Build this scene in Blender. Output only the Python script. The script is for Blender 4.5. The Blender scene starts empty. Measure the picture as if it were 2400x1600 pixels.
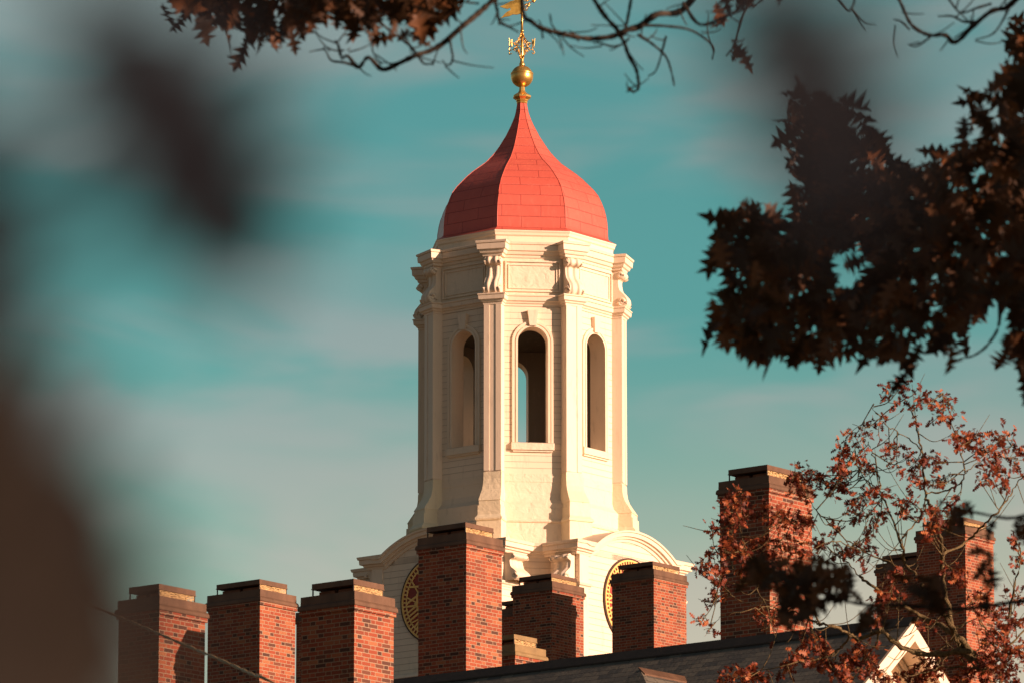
import bpy, math, random
import numpy as np
from mathutils import Vector, Matrix

random.seed(7); np.random.seed(7)
R = math.radians
sc = bpy.context.scene
COL = sc.collection

# ------------------------------------------------------------------ camera, sky, sun, exposure
F = 13770.0                       # focal length in pixels of the 2400 px wide photograph
TH = math.atan(2920.0 / F)        # upward pitch
CAM = Vector((0, 0, 1.6))
cT, sT = math.cos(TH), math.sin(TH)

def ray(x, y):
    a, b = (x - 1200) / F, (800 - y) / F
    return Vector((a, cT - b * sT, sT + b * cT))

def at(x, y, Y):
    d = ray(x, y)
    return CAM + d * (Y / d.y)

def mpp(Y, y=800):
    return Y / ray(1200, y).y / F

cam_d = bpy.data.cameras.new('camera')
cam = bpy.data.objects.new('camera', cam_d)
COL.objects.link(cam)
cam.location = CAM
cam.rotation_euler = (R(90) + TH, 0, 0)
cam_d.sensor_width = 36
cam_d.lens = 36 * F / 2400
cam_d.clip_start = 0.05
cam_d.clip_end = 6000
cam_d.dof.use_dof = True
cam_d.dof.focus_distance = 150
cam_d.dof.aperture_fstop = 8.8
sc.camera = cam

SUN_A, SUN_E = R(60.5), R(13)       # azimuth right of "straight behind the camera", elevation
sun_dir = Vector((math.sin(SUN_A) * math.cos(SUN_E), -math.cos(SUN_A) * math.cos(SUN_E), math.sin(SUN_E)))

w = bpy.data.worlds.new('World'); sc.world = w; w.use_nodes = True
nt = w.node_tree; nt.nodes.clear()
def NN(nt, typ, **kw):
    n = nt.nodes.new(typ)
    for k, v in kw.items():
        if k.startswith('i_'):
            key = k[2:]
            n.inputs[int(key) if key.isdigit() else key].default_value = v
        else:
            setattr(n, k, v)
    return n
def L(nt, a, b):
    nt.links.new(a, b)
def MATH(nt, op, a, b=None, c=None, clamp=False):
    n = nt.nodes.new('ShaderNodeMath'); n.operation = op; n.use_clamp = clamp
    for i, v in enumerate((a, b, c)):
        if v is None: continue
        if isinstance(v, (int, float)): n.inputs[i].default_value = v
        else: nt.links.new(v, n.inputs[i])
    return n.outputs[0]
def MIX(nt, fac, a, b, blend='MIX'):
    n = nt.nodes.new('ShaderNodeMix'); n.data_type = 'RGBA'; n.blend_type = blend
    for s, v in ((n.inputs[0], fac), (n.inputs[6], a), (n.inputs[7], b)):
        if isinstance(v, (int, float)): s.default_value = v
        elif isinstance(v, tuple): s.default_value = (*v, 1) if len(v) == 3 else v
        else: nt.links.new(v, s)
    return n.outputs[2]
def RAMP(nt, fac, stops, interp='LINEAR'):
    n = nt.nodes.new('ShaderNodeValToRGB'); n.color_ramp.interpolation = interp
    e = n.color_ramp.elements
    while len(e) < len(stops): e.new(0.5)
    for el, (p, c) in zip(e, stops):
        el.position = p; el.color = (*c, 1) if len(c) == 3 else c
    nt.links.new(fac, n.inputs[0])
    return n.outputs[0]

sky = NN(nt, 'ShaderNodeTexSky', sky_type='NISHITA', sun_disc=False)
sky.sun_elevation = SUN_E
sky.sun_rotation = R(180) - SUN_A          # Blender measures it clockwise from +Y
sky.altitude = 20; sky.air_density = 1.0; sky.dust_density = 1.2; sky.ozone_density = 1.5
tc = NN(nt, 'ShaderNodeTexCoord')
sep = NN(nt, 'ShaderNodeSeparateXYZ'); L(nt, tc.outputs['Generated'], sep.inputs[0])
dx, dy, dz = sep.outputs
# cool away from the sun (the +Y half), unseen sky elsewhere dimmed to set the fill light
front = NN(nt, 'ShaderNodeMapRange', interpolation_type='SMOOTHSTEP', i_1=0.55, i_2=0.93); L(nt, dy, front.inputs[0])
tint = MIX(nt, front.outputs[0], (0.40, 0.42, 0.46), (0.46, 0.95, 0.70))
col = MIX(nt, 1.0, sky.outputs[0], tint, 'MULTIPLY')
# pale warm band towards the horizon
hz = NN(nt, 'ShaderNodeMapRange', interpolation_type='SMOOTHSTEP', i_1=0.215, i_2=0.140); L(nt, dz, hz.inputs[0])
lum = NN(nt, 'ShaderNodeRGBToBW'); L(nt, col, lum.inputs[0])
def grey(c, k):
    g = NN(nt, 'ShaderNodeCombineColor')
    for i, v in enumerate(c): L(nt, MATH(nt, 'MULTIPLY', lum.outputs[0], v * k), g.inputs[i])
    return g.outputs[0]
warm = grey((1.16, 1.0, 0.74), 1.6)
# soft high streaks of cloud
mp = NN(nt, 'ShaderNodeMapping'); mp.inputs['Rotation'].default_value = (0, R(-14), 0); mp.inputs['Scale'].default_value = (15, 6, 50); mp.inputs['Location'].default_value = (1.37, 0.2, 0.45)
L(nt, tc.outputs['Generated'], mp.inputs[0])
nz = NN(nt, 'ShaderNodeTexNoise', i_Scale=1.0, i_Detail=3.5, i_Roughness=0.45, i_Distortion=0.6); L(nt, mp.outputs[0], nz.inputs['Vector'])
hi = NN(nt, 'ShaderNodeMapRange', interpolation_type='SMOOTHSTEP', i_1=0.228, i_2=0.246, i_3=0.0, i_4=0.17); L(nt, dz, hi.inputs[0])
lo = NN(nt, 'ShaderNodeMapRange', interpolation_type='SMOOTHSTEP', i_1=0.207, i_2=0.186, i_3=0.0, i_4=0.16); L(nt, dz, lo.inputs[0])
dens = MATH(nt, 'ADD', nz.outputs[0], MATH(nt, 'ADD', hi.outputs[0], lo.outputs[0]))
cl = NN(nt, 'ShaderNodeMapRange', interpolation_type='SMOOTHSTEP', i_1=0.45, i_2=0.74); L(nt, dens, cl.inputs[0])
col = MIX(nt, MATH(nt, 'MULTIPLY', cl.outputs[0], 0.80), col, grey((0.86, 1.0, 0.985), 1.26))
side_f = NN(nt, 'ShaderNodeMapRange', i_1=-0.09, i_2=0.06, i_3=0.35, i_4=0.95); L(nt, dx, side_f.inputs[0])
col = MIX(nt, MATH(nt, 'MULTIPLY', hz.outputs[0], side_f.outputs[0]), col, warm)
bg = NN(nt, 'ShaderNodeBackground', i_Strength=0.07); L(nt, col, bg.inputs[0])
wo = NN(nt, 'ShaderNodeOutputWorld'); L(nt, bg.outputs[0], wo.inputs[0])

sun_l = bpy.data.lights.new('sun', 'SUN'); sun_l.energy = 5.0; sun_l.angle = R(0.5); sun_l.color = (1.0, 0.63, 0.47)
sun_o = bpy.data.objects.new('sun', sun_l); COL.objects.link(sun_o)
sun_o.location = (60, -40, 60)
sun_o.rotation_euler = sun_dir.to_track_quat('Z', 'Y').to_euler()
sc.view_settings.view_transform = 'Standard'; sc.view_settings.look = 'None'
sc.view_settings.exposure = 0.9; sc.view_settings.gamma = 1
sc.render.engine = 'CYCLES'
sc.cycles.use_denoising = True
sc.cycles.max_bounces = 6; sc.cycles.transparent_max_bounces = 12

# ------------------------------------------------------------------ helpers
def tag(o, label=None, cat=None, group=None, kind=None):
    for k, v in (('label', label), ('category', cat), ('group', group), ('kind', kind)):
        if v: o[k] = v
    return o
def empty(name, loc, rz=0.0, label=None, cat=None, group=None):
    o = bpy.data.objects.new(name, None); COL.objects.link(o)
    o.location = loc; o.rotation_euler = (0, 0, rz); o.empty_display_size = 0.3
    return tag(o, label, cat, group)

class MB:
    def __init__(s):
        s.v = []; s.f = []; s.uv = []; s.sm = []
    def poly(s, pts, uv=None, smooth=False):
        b = len(s.v); s.v += [tuple(p) for p in pts]
        s.f.append(tuple(range(b, b + len(pts)))); s.uv.append(uv); s.sm.append(smooth)
    def grid(s, rows, closed=False, smooth=False, uvs=None):
        """rows of equal length joined by quads"""
        b = len(s.v); n = len(rows[0])
        for r in rows: s.v += [tuple(p) for p in r]
        for i in range(len(rows) - 1):
            for j in range(n if closed else n - 1):
                k = (j + 1) % n
                s.f.append((b + i * n + j, b + i * n + k, b + (i + 1) * n + k, b + (i + 1) * n + j))
                s.uv.append([uvs[i][j], uvs[i][k], uvs[i + 1][k], uvs[i + 1][j]] if uvs else None); s.sm.append(smooth)
    def cap(s, ring, flip=False):
        s.poly(list(reversed(ring)) if flip else ring)
    def box(s, x0, x1, y0, y1, z0, z1, uv=True):
        p = lambda x, y, z: (x, y, z)
        fs = [([p(x0, y0, z0), p(x1, y0, z0), p(x1, y0, z1), p(x0, y0, z1)], 0), ([p(x1, y0, z0), p(x1, y1, z0), p(x1, y1, z1), p(x1, y0, z1)], 1),
              ([p(x1, y1, z0), p(x0, y1, z0), p(x0, y1, z1), p(x1, y1, z1)], 0), ([p(x0, y1, z0), p(x0, y0, z0), p(x0, y0, z1), p(x0, y1, z1)], 1),
              ([p(x0, y0, z1), p(x1, y0, z1), p(x1, y1, z1), p(x0, y1, z1)], 2), ([p(x0, y1, z0), p(x1, y1, z0), p(x1, y0, z0), p(x0, y0, z0)], 2)]
        for pts, ax in fs:
            s.poly(pts, [(q[0], q[2]) if ax == 0 else (q[1], q[2]) if ax == 1 else (q[0], q[1]) for q in pts])
    def hexa(s, lo, hi):
        """lo, hi: four corners each"""
        s.poly(list(reversed(lo))); s.poly(hi)
        for i in range(4):
            j = (i + 1) % 4
            s.poly([lo[i], lo[j], hi[j], hi[i]])
    def tube(s, path, rad, n=6, caps=True):
        path = [Vector(p) for p in path]
        if not hasattr(rad, '__len__'): rad = [rad] * len(path)
        rows = []
        for i, p in enumerate(path):
            t = (path[min(i + 1, len(path) - 1)] - path[max(i - 1, 0)])
            if t.length < 1e-9: t = Vector((0, 0, 1))
            t.normalize()
            ref = Vector((0, 0, 1)) if abs(t.z) < 0.95 else Vector((1, 0, 0))
            a = t.cross(ref).normalized(); b = t.cross(a)
            rows.append([p + (a * math.cos(2 * math.pi * k / n) + b * math.sin(2 * math.pi * k / n)) * rad[i] for k in range(n)])
        s.grid(rows, True, True)
        if caps:
            s.cap(rows[0]); s.cap(rows[-1], True)
    def lathe(s, prof, n=24, c=(0, 0, 0), rot=0.0, smooth=True):
        rows = [[(c[0] + r * math.cos(rot + 2 * math.pi * k / n), c[1] + r * math.sin(rot + 2 * math.pi * k / n), c[2] + z) for k in range(n)] for r, z in prof]
        s.grid(rows, True, smooth)
        s.cap(rows[0], True); s.cap(rows[-1])
    def ball(s, c, r, n=10):
        s.lathe([(max(r * math.sin(math.pi * i / n), 1e-4), -r * math.cos(math.pi * i / n)) for i in range(n + 1)], n * 2, c)
    def build(s, name, m, parent=None):
        me = bpy.data.meshes.new(name); me.from_pydata(s.v, [], s.f)
        if any(u for u in s.uv):
            ul = me.uv_layers.new(name='UVMap'); k = 0; dat = []
            for f, u in zip(s.f, s.uv):
                for i in range(len(f)):
                    dat += (u[i] if u else (0.0, 0.0))
            ul.data.foreach_set('uv', dat)
        me.polygons.foreach_set('use_smooth', s.sm)
        me.materials.append(m); me.update()
        o = bpy.data.objects.new(name, me); COL.objects.link(o); o.parent = parent
        return o

def smoothpath(pts, n=6):
    """Catmull-Rom through pts"""
    P = [Vector(p) for p in pts]
    P = [P[0] * 2 - P[1]] + P + [P[-1] * 2 - P[-2]]
    out = []
    for i in range(1, len(P) - 2):
        for k in range(n):
            t = k / n
            a, b, c, d = P[i - 1], P[i], P[i + 1], P[i + 2]
            out.append(0.5 * ((2 * b) + (c - a) * t + (2 * a - 5 * b + 4 * c - d) * t * t + (3 * b - a - 3 * c + d) * t ** 3))
    out.append(P[-2])
    return out

# ------------------------------------------------------------------ materials
def newmat(name, rough=0.6, spec=0.3, metal=0.0):
    m = bpy.data.materials.new(name); m.use_nodes = True
    nt = m.node_tree; b = nt.nodes['Principled BSDF']
    b.inputs['Roughness'].default_value = rough; b.inputs['Metallic'].default_value = metal
    b.inputs['Specular IOR Level'].default_value = spec
    return m, nt, b
def bump(nt, b, h, strength, dist):
    n = NN(nt, 'ShaderNodeBump'); n.inputs['Strength'].default_value = strength; n.inputs['Distance'].default_value = dist
    L(nt, h, n.inputs['Height']); L(nt, n.outputs[0], b.inputs['Normal'])
def noise(nt, scale, detail=4, rough=0.55, vec=None, dist=0.0, stretch=None):
    n = NN(nt, 'ShaderNodeTexNoise'); n.inputs['Scale'].default_value = scale; n.inputs['Detail'].default_value = detail
    n.inputs['Roughness'].default_value = rough; n.inputs['Distortion'].default_value = dist
    if vec is None:
        t = NN(nt, 'ShaderNodeTexCoord'); vec = t.outputs['Object']
    if stretch:
        mp = NN(nt, 'ShaderNodeMapping'); mp.inputs['Scale'].default_value = stretch; L(nt, vec, mp.inputs[0]); vec = mp.outputs[0]
    L(nt, vec, n.inputs['Vector'])
    return n.outputs[0]

def paint(name, boards=0.0, wrinkle=0.12, base=(0.80, 0.665, 0.50), wscale=6.0):
    m, nt, b = newmat(name, 0.55, 0.25)
    big = noise(nt, 1.3, 5, 0.6); fine = noise(nt, 7, 6, 0.68, stretch=(1, 1, 0.2))
    c = MIX(nt, big, tuple(x * 0.9 for x in base), base)
    dirt = NN(nt, 'ShaderNodeMapRange', i_1=0.55, i_2=0.76); L(nt, fine, dirt.inputs[0])
    c = MIX(nt, MATH(nt, 'MULTIPLY', dirt.outputs[0], 0.5), c, (0.44, 0.36, 0.26))
    h = MATH(nt, 'MULTIPLY', noise(nt, wscale, 3, 0.5, dist=0.6), wrinkle)
    if boards:
        t = NN(nt, 'ShaderNodeTexCoord'); s = NN(nt, 'ShaderNodeSeparateXYZ'); L(nt, t.outputs['Object'], s.inputs[0])
        fr = MATH(nt, 'FRACT', MATH(nt, 'DIVIDE', s.outputs[2], boards))
        lap = MATH(nt, 'MULTIPLY', MATH(nt, 'SUBTRACT', 1.0, fr), 0.15)
        gr = MATH(nt, 'LESS_THAN', fr, 0.075)
        c = MIX(nt, MATH(nt, 'MULTIPLY', gr, 0.55), c, (0.25, 0.19, 0.13))
        rowid = NN(nt, 'ShaderNodeTexWhiteNoise', noise_dimensions='1D'); L(nt, MATH(nt, 'FLOOR', MATH(nt, 'DIVIDE', s.outputs[2], boards)), rowid.inputs['W'])
        c = MIX(nt, MATH(nt, 'MULTIPLY', rowid.outputs[0], 0.10), c, (0.55, 0.47, 0.34))
        h = MATH(nt, 'ADD', h, MATH(nt, 'SUBTRACT', lap, MATH(nt, 'MULTIPLY', gr, 0.5)))
    L(nt, c, b.inputs['Base Color'])
    bump(nt, b, h, 0.8, 0.05)
    return m
M = {}
M['trim'] = paint('painted_trim', 0, 0.07)
M['boards'] = paint('painted_boards', 0.178, 0.04)
M['lead'] = paint('painted_lead', 0, 0.75, (0.76, 0.64, 0.48), 5.0)
M['foot'] = paint('wrinkled_lead', 0, 0.4, (0.78, 0.67, 0.46), 6.0)
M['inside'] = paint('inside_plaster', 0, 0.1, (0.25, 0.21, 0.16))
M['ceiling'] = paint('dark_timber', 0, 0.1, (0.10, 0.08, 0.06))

def simple(name, c1, c2, scale, rough=0.6, metal=0.0, bs=0.2, bd=0.02, spec=0.3, stretch=None):
    m, nt, b = newmat(name, rough, spec, metal)
    n = noise(nt, scale, 5, 0.6, stretch=stretch)
    L(nt, RAMP(nt, n, [(0.3, c1), (0.7, c2)]), b.inputs['Base Color'])
    bump(nt, b, noise(nt, scale * 4, 4), bs, bd)
    return m
M['gold'] = simple('gilded_metal', (0.62, 0.36, 0.09), (0.85, 0.56, 0.17), 5, 0.33, 0.85, 0.15, 0.01, 0.5)
M['gilt'] = simple('gilt_paint', (0.74, 0.46, 0.13), (0.84, 0.56, 0.20), 5, 0.5, 0.0, 0.1, 0.01)
M['vane'] = simple('worn_gilding', (0.34, 0.22, 0.05), (0.62, 0.42, 0.10), 6, 0.45, 0.5, 0.15, 0.01)
M['dial'] = simple('dial_red', (0.23, 0.035, 0.025), (0.29, 0.05, 0.035), 3, 0.6)
M['dialrim'] = simple('dial_rim_dark', (0.05, 0.025, 0.015), (0.07, 0.035, 0.02), 3, 0.6)
M['copper'] = simple('weathered_copper', (0.085, 0.048, 0.028), (0.16, 0.090, 0.052), 3.5, 0.55, 0.25, 0.15, 0.02, 0.3, (1, 1, 0.4))
M['bronze'] = simple('pale_bronze', (0.20, 0.135, 0.06), (0.28, 0.19, 0.085), 3.5, 0.5, 0.25, 0.15, 0.02, 0.3)
M['iron'] = simple('dark_iron', (0.03, 0.025, 0.02), (0.05, 0.04, 0.03), 8, 0.6)
M['clay'] = simple('flue_clay', (0.16, 0.07, 0.04), (0.25, 0.11, 0.06), 6, 0.8)
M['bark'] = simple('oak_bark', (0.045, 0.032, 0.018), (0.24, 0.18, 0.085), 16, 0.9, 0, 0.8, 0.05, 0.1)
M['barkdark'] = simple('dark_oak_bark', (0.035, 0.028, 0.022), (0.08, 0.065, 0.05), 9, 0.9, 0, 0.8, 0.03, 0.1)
M['cable'] = simple('cable_sheath', (0.24, 0.17, 0.08), (0.34, 0.25, 0.12), 20, 0.6)
M['pole'] = simple('pole_timber', (0.10, 0.07, 0.05), (0.2, 0.15, 0.1), 6, 0.9, 0, 0.4, 0.02, 0.2, (4, 4, 0.3))
M['lawn'] = simple('leafy_lawn', (0.16, 0.10, 0.045), (0.10, 0.10, 0.035), 0.6, 0.95, 0, 0.6, 0.1)

def dome_mat():
    m, nt, b = newmat('dome_sheet', 0.42, 0.4)
    uv = NN(nt, 'ShaderNodeUVMap')
    br = NN(nt, 'ShaderNodeTexBrick', offset=0.5, i_Scale=1.0)
    br.inputs['Mortar Size'].default_value = 0.012; br.inputs['Brick Width'].default_value = 1.12; br.inputs['Row Height'].default_value = 0.34
    br.inputs['Mortar Smooth'].default_value = 0.3; br.inputs['Bias'].default_value = -0.2
    br.inputs['Color1'].default_value = (0.60, 0.125, 0.085, 1); br.inputs['Color2'].default_value = (0.56, 0.110, 0.076, 1); br.inputs['Mortar'].default_value = (0.30, 0.035, 0.026, 1)
    nzv = noise(nt, 2.2, 3)
    sc_ = NN(nt, 'ShaderNodeVectorMath', operation='MULTIPLY_ADD'); sc_.inputs[1].default_value = (0.03, 0.03, 0)
    cmb = NN(nt, 'ShaderNodeCombineXYZ'); L(nt, nzv, cmb.inputs[0]); L(nt, nzv, cmb.inputs[1])
    L(nt, cmb.outputs[0], sc_.inputs[0]); L(nt, uv.outputs[0], sc_.inputs[2]); L(nt, sc_.outputs[0], br.inputs[0])
    c = MIX(nt, MATH(nt, 'MULTIPLY', noise(nt, 1.6, 5, 0.65), 0.7), br.outputs[0], (0.42, 0.075, 0.052))
    st = NN(nt, 'ShaderNodeMapRange', i_1=0.55, i_2=0.8); L(nt, noise(nt, 7, 5, 0.65, stretch=(1, 1, 0.25)), st.inputs[0])
    c = MIX(nt, MATH(nt, 'MULTIPLY', st.outputs[0], 0.4), c, (0.66, 0.19, 0.13))
    L(nt, c, b.inputs['Base Color'])
    h = MATH(nt, 'ADD', MATH(nt, 'MULTIPLY', br.outputs['Fac'], -1.0), MATH(nt, 'MULTIPLY', noise(nt, 3, 3), 0.9))
    bump(nt, b, h, 0.5, 0.02)
    return m
M['dome'] = dome_mat()

def brick_mat():
    m, nt, b = newmat('flemish_bond_brick', 0.85, 0.15)
    uv = NN(nt, 'ShaderNodeUVMap'); s = NN(nt, 'ShaderNodeSeparateXYZ'); L(nt, uv.outputs[0], s.inputs[0])
    wob = MATH(nt, 'MULTIPLY', MATH(nt, 'SUBTRACT', noise(nt, 14, 2), 0.5), 0.010)
    oi = NN(nt, 'ShaderNodeObjectInfo')
    u = MATH(nt, 'ADD', MATH(nt, 'ADD', s.outputs[0], wob), MATH(nt, 'MULTIPLY', oi.outputs['Random'], 3.0)); v = MATH(nt, 'ADD', s.outputs[1], wob)
    h, P, S = 0.0677, 0.324, 0.215
    row = MATH(nt, 'FLOOR', MATH(nt, 'DIVIDE', v, h))
    fv = MATH(nt, 'SUBTRACT', MATH(nt, 'DIVIDE', v, h), row)
    uu = MATH(nt, 'ADD', u, MATH(nt, 'MULTIPLY', MATH(nt, 'FLOORED_MODULO', row, 2.0), P / 2))
    t = MATH(nt, 'FLOORED_MODULO', uu, P); cell = MATH(nt, 'FLOOR', MATH(nt, 'DIVIDE', uu, P))
    isH = MATH(nt, 'GREATER_THAN', t, S)
    loc = MATH(nt, 'SUBTRACT', t, MATH(nt, 'MULTIPLY', isH, S))
    ln = MATH(nt, 'SUBTRACT', S, MATH(nt, 'MULTIPLY', isH, S - (P - S)))
    du = MATH(nt, 'MINIMUM', loc, MATH(nt, 'SUBTRACT', ln, loc))
    dv = MATH(nt, 'MULTIPLY', MATH(nt, 'MINIMUM', fv, MATH(nt, 'SUBTRACT', 1.0, fv)), h)
    d = MATH(nt, 'MINIMUM', du, dv)
    mo = NN(nt, 'ShaderNodeMapRange', i_1=0.0078, i_2=0.0045); L(nt, d, mo.inputs[0])
    cid = NN(nt, 'ShaderNodeCombineXYZ'); L(nt, row, cid.inputs[0]); L(nt, MATH(nt, 'ADD', MATH(nt, 'MULTIPLY', cell, 2.0), isH), cid.inputs[1]); L(nt, oi.outputs['Random'], cid.inputs[2])
    wn = NN(nt, 'ShaderNodeTexWhiteNoise', noise_dimensions='3D'); L(nt, cid.outputs[0], wn.inputs[0])
    val = MATH(nt, 'SUBTRACT', wn.outputs[0], MATH(nt, 'MULTIPLY', isH, 0.07))
    bc = RAMP(nt, val, [(0.0, (0.045, 0.030, 0.025)), (0.06, (0.08, 0.042, 0.030)), (0.13, (0.15, 0.056, 0.034)), (0.2, (0.21, 0.052, 0.028)), (0.55, (0.28, 0.062, 0.030)), (0.85, (0.33, 0.090, 0.040)), (1.0, (0.36, 0.15, 0.07))])
    bc = MIX(nt, MATH(nt, 'MULTIPLY', noise(nt, 22, 4, 0.7), 0.45), bc, (0.17, 0.06, 0.035))
    mc = MIX(nt, noise(nt, 5, 4), (0.27, 0.19, 0.125), (0.38, 0.275, 0.18))
    c = MIX(nt, mo.outputs[0], bc, mc)
    soot = NN(nt, 'ShaderNodeMapRange', i_1=0.55, i_2=0.8); L(nt, noise(nt, 1.6, 4, 0.6), soot.inputs[0])
    c = MIX(nt, MATH(nt, 'MULTIPLY', soot.outputs[0], 0.3), c, (0.10, 0.05, 0.035))
    L(nt, c, b.inputs['Base Color'])
    hh = MATH(nt, 'ADD', MATH(nt, 'MULTIPLY', mo.outputs[0], -1.0), MATH(nt, 'MULTIPLY', noise(nt, 40, 3), 0.5))
    bump(nt, b, hh, 0.6, 0.008)
    return m
M['brick'] = brick_mat()

def slate_mat():
    m, nt, b = newmat('roof_slate', 0.55, 0.35)
    uv = NN(nt, 'ShaderNodeUVMap')
    br = NN(nt, 'ShaderNodeTexBrick', offset=0.5, i_Scale=1.0)
    br.inputs['Mortar Size'].default_value = 0.006; br.inputs['Brick Width'].default_value = 0.27; br.inputs['Row Height'].default_value = 0.135; br.inputs['Bias'].default_value = 0.0
    br.inputs['Color1'].default_value = (0.055, 0.056, 0.053, 1); br.inputs['Color2'].default_value = (0.16, 0.145, 0.11, 1); br.inputs['Mortar'].default_value = (0.012, 0.011, 0.01, 1)
    L(nt, uv.outputs[0], br.inputs[0])
    c = MIX(nt, MATH(nt, 'MULTIPLY', noise(nt, 3, 5, 0.7), 0.5), br.outputs[0], (0.10, 0.09, 0.06))
    L(nt, c, b.inputs['Base Color'])
    s = NN(nt, 'ShaderNodeSeparateXYZ'); L(nt, uv.outputs[0], s.inputs[0])
    lap = MATH(nt, 'SUBTRACT', 1.0, MATH(nt, 'FRACT', MATH(nt, 'DIVIDE', s.outputs[1], 0.135)))
    hh = MATH(nt, 'ADD', MATH(nt, 'ADD', MATH(nt, 'MULTIPLY', br.outputs['Fac'], -0.8), MATH(nt, 'MULTIPLY', lap, 0.9)), MATH(nt, 'MULTIPLY', noise(nt, 12, 4), 0.5))
    bump(nt, b, hh, 0.8, 0.02)
    return m
M['slate'] = slate_mat()

def screen_mat():
    m, nt, b = newmat('wire_mesh', 0.5, 0.4, 0.2)
    b.inputs['Base Color'].default_value = (0.62, 0.42, 0.19, 1)
    uv = NN(nt, 'ShaderNodeUVMap')
    a = noise(nt, 1.0, 3, 0.6, uv.outputs[0], 0.2, (14, 70, 1))
    s = NN(nt, 'ShaderNodeMapRange', i_1=0.36, i_2=0.54); L(nt, a, s.inputs[0])
    tr = NN(nt, 'ShaderNodeBsdfTransparent'); mx = NN(nt, 'ShaderNodeMixShader')
    L(nt, s.outputs[0], mx.inputs[0]); L(nt, tr.outputs[0], mx.inputs[1]); L(nt, b.outputs[0], mx.inputs[2])
    L(nt, mx.outputs[0], nt.nodes['Material Output'].inputs[0])
    bump(nt, b, a, 1.0, 0.03)
    return m
M['screen'] = screen_mat()

def leaf_mat(name, stops, trans):
    m, nt, b = newmat(name, 0.55, 0.3)
    g = NN(nt, 'ShaderNodeNewGeometry')
    c = RAMP(nt, g.outputs['Random Per Island'], stops)
    c = MIX(nt, MATH(nt, 'MULTIPLY', noise(nt, 14, 3), 0.5), c, stops[0][1])
    L(nt, c, b.inputs['Base Color'])
    tl = NN(nt, 'ShaderNodeBsdfTranslucent'); mx = NN(nt, 'ShaderNodeMixShader', i_0=trans)
    L(nt, c, tl.inputs[0]); L(nt, b.outputs[0], mx.inputs[1]); L(nt, tl.outputs[0], mx.inputs[2])
    L(nt, mx.outputs[0], nt.nodes['Material Output'].inputs[0])
    return m
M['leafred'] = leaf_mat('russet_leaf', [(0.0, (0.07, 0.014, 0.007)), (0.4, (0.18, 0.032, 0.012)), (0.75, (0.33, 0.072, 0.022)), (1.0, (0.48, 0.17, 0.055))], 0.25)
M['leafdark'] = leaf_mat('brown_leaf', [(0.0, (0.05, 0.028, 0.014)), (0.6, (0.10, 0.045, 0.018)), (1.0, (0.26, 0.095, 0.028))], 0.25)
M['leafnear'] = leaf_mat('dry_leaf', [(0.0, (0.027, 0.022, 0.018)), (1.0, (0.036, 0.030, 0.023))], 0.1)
M['leafblack'] = leaf_mat('shaded_leaf', [(0.0, (0.008, 0.011, 0.016)), (1.0, (0.013, 0.013, 0.015))], 0.08)  # near-black base puts the shade on these leaves into their colour
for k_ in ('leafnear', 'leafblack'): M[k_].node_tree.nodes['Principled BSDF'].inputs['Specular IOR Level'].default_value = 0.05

# ------------------------------------------------------------------ ground
g = MB(); g.poly([(-1500, -800, 0), (1500, -800, 0), (1500, 3000, 0), (-1500, 3000, 0)])
tag(g.build('ground', M['lawn']), kind='structure')

# ------------------------------------------------------------------ clock tower
DT = 165.0
KT = mpp(DT, 900)
PSI = R(6.45)
XT = at(1223.5, 700, DT).x
tower = empty('clock_tower', (XT, DT, 0), PSI, 'cream clock tower with arched octagonal belfry, red onion dome and gilded weathervane', 'tower')
def zt(y):                                  # picture height on the tower's axis -> metres
    return 1.6 + DT * math.tan(TH + math.atan((800 - y) / F))
def dr(a): return Vector((math.sin(a), -math.cos(a), 0))
def et(a): return Vector((math.cos(a), math.sin(a), 0))
def P(a, r, q, y):                          # tower-local point: face angle, distance out, along the face, picture height
    v = (dr(a) * r + et(a) * q) * KT
    return (v.x, v.y, zt(y))
AP, RF, HW = 214.5, 247.0, 21.0
C22, T22 = math.cos(R(22.5)), math.tan(R(22.5))
def octo(rad, y, rot=R(22.5)):
    return [P(rot + R(45 * i), rad, 0, y) for i in range(8)]
def outline(ow, op, hw, y):
    out = []
    for i in range(8):
        b = R(22.5 + 45 * i); rw = (AP + ow) / C22 - hw * T22
        out += [P(b, rw, -hw, y), P(b, RF + op, -hw, y), P(b, RF + op, hw, y), P(b, rw, hw, y)]
    return out

# dome: every one of the eight curved faces keeps a sharp edge
dp = [(587, 229), (583, 221), (579, 213.5), (574, 209.5), (565, 208.8), (550, 208.5), (537, 207.5), (520, 204.5), (505, 200.5), (489, 194), (472, 186), (458, 175), (446, 163), (432, 149), (419, 134), (405, 115), (392, 97), (378, 83), (365, 71), (352, 61), (339, 52.5), (324, 42.5), (309, 34.5), (296, 27.5), (283, 21.5), (265, 15), (247, 11.6), (240, 11.2)]
ys = [p[0] for p in dp]; rs = [p[1] for p in dp]
d = MB()
for i in range(8):
    a = R(45 * i); rows = []; uvs = []; s = 0; pr = None
    for y, r in dp:
        ap = r * C22; hw = r * math.sin(R(22.5))
        row = [P(a, ap, hw * t, y) for t in (-1, 0, 1)]
        mid = Vector(row[1])
        if pr is not None: s += (mid - pr).length
        pr = mid
        rows.append(row); uvs.append([(hw * t * KT + 0.28 + 10 * i * 1.12, s + 0.10) for t in (-1, 0, 1)])
    d.grid(rows, False, True, uvs)
dome = d.build('dome', M['dome'], tower)
for i in range(8):                          # lead rolls along the eight ridges
    dl = MB(); b = R(22.5 + 45 * i)
    dl.tube([P(b, r, 0, y) for y, r in dp[3:]], 0.9 * KT, 5)
    dl.build('ridge_roll', M['dome'], dome)
# gutter board and plain band under the dome
e = MB()
e.grid([octo(r, y) for r, y in ((200, 586.5), (229.5, 587.5), (229.5, 590), (227, 593), (226, 598), (223, 600), (222, 601), (222, 622), (190, 622))], True)
e.build('dome_base', M['trim'], tower)
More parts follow.
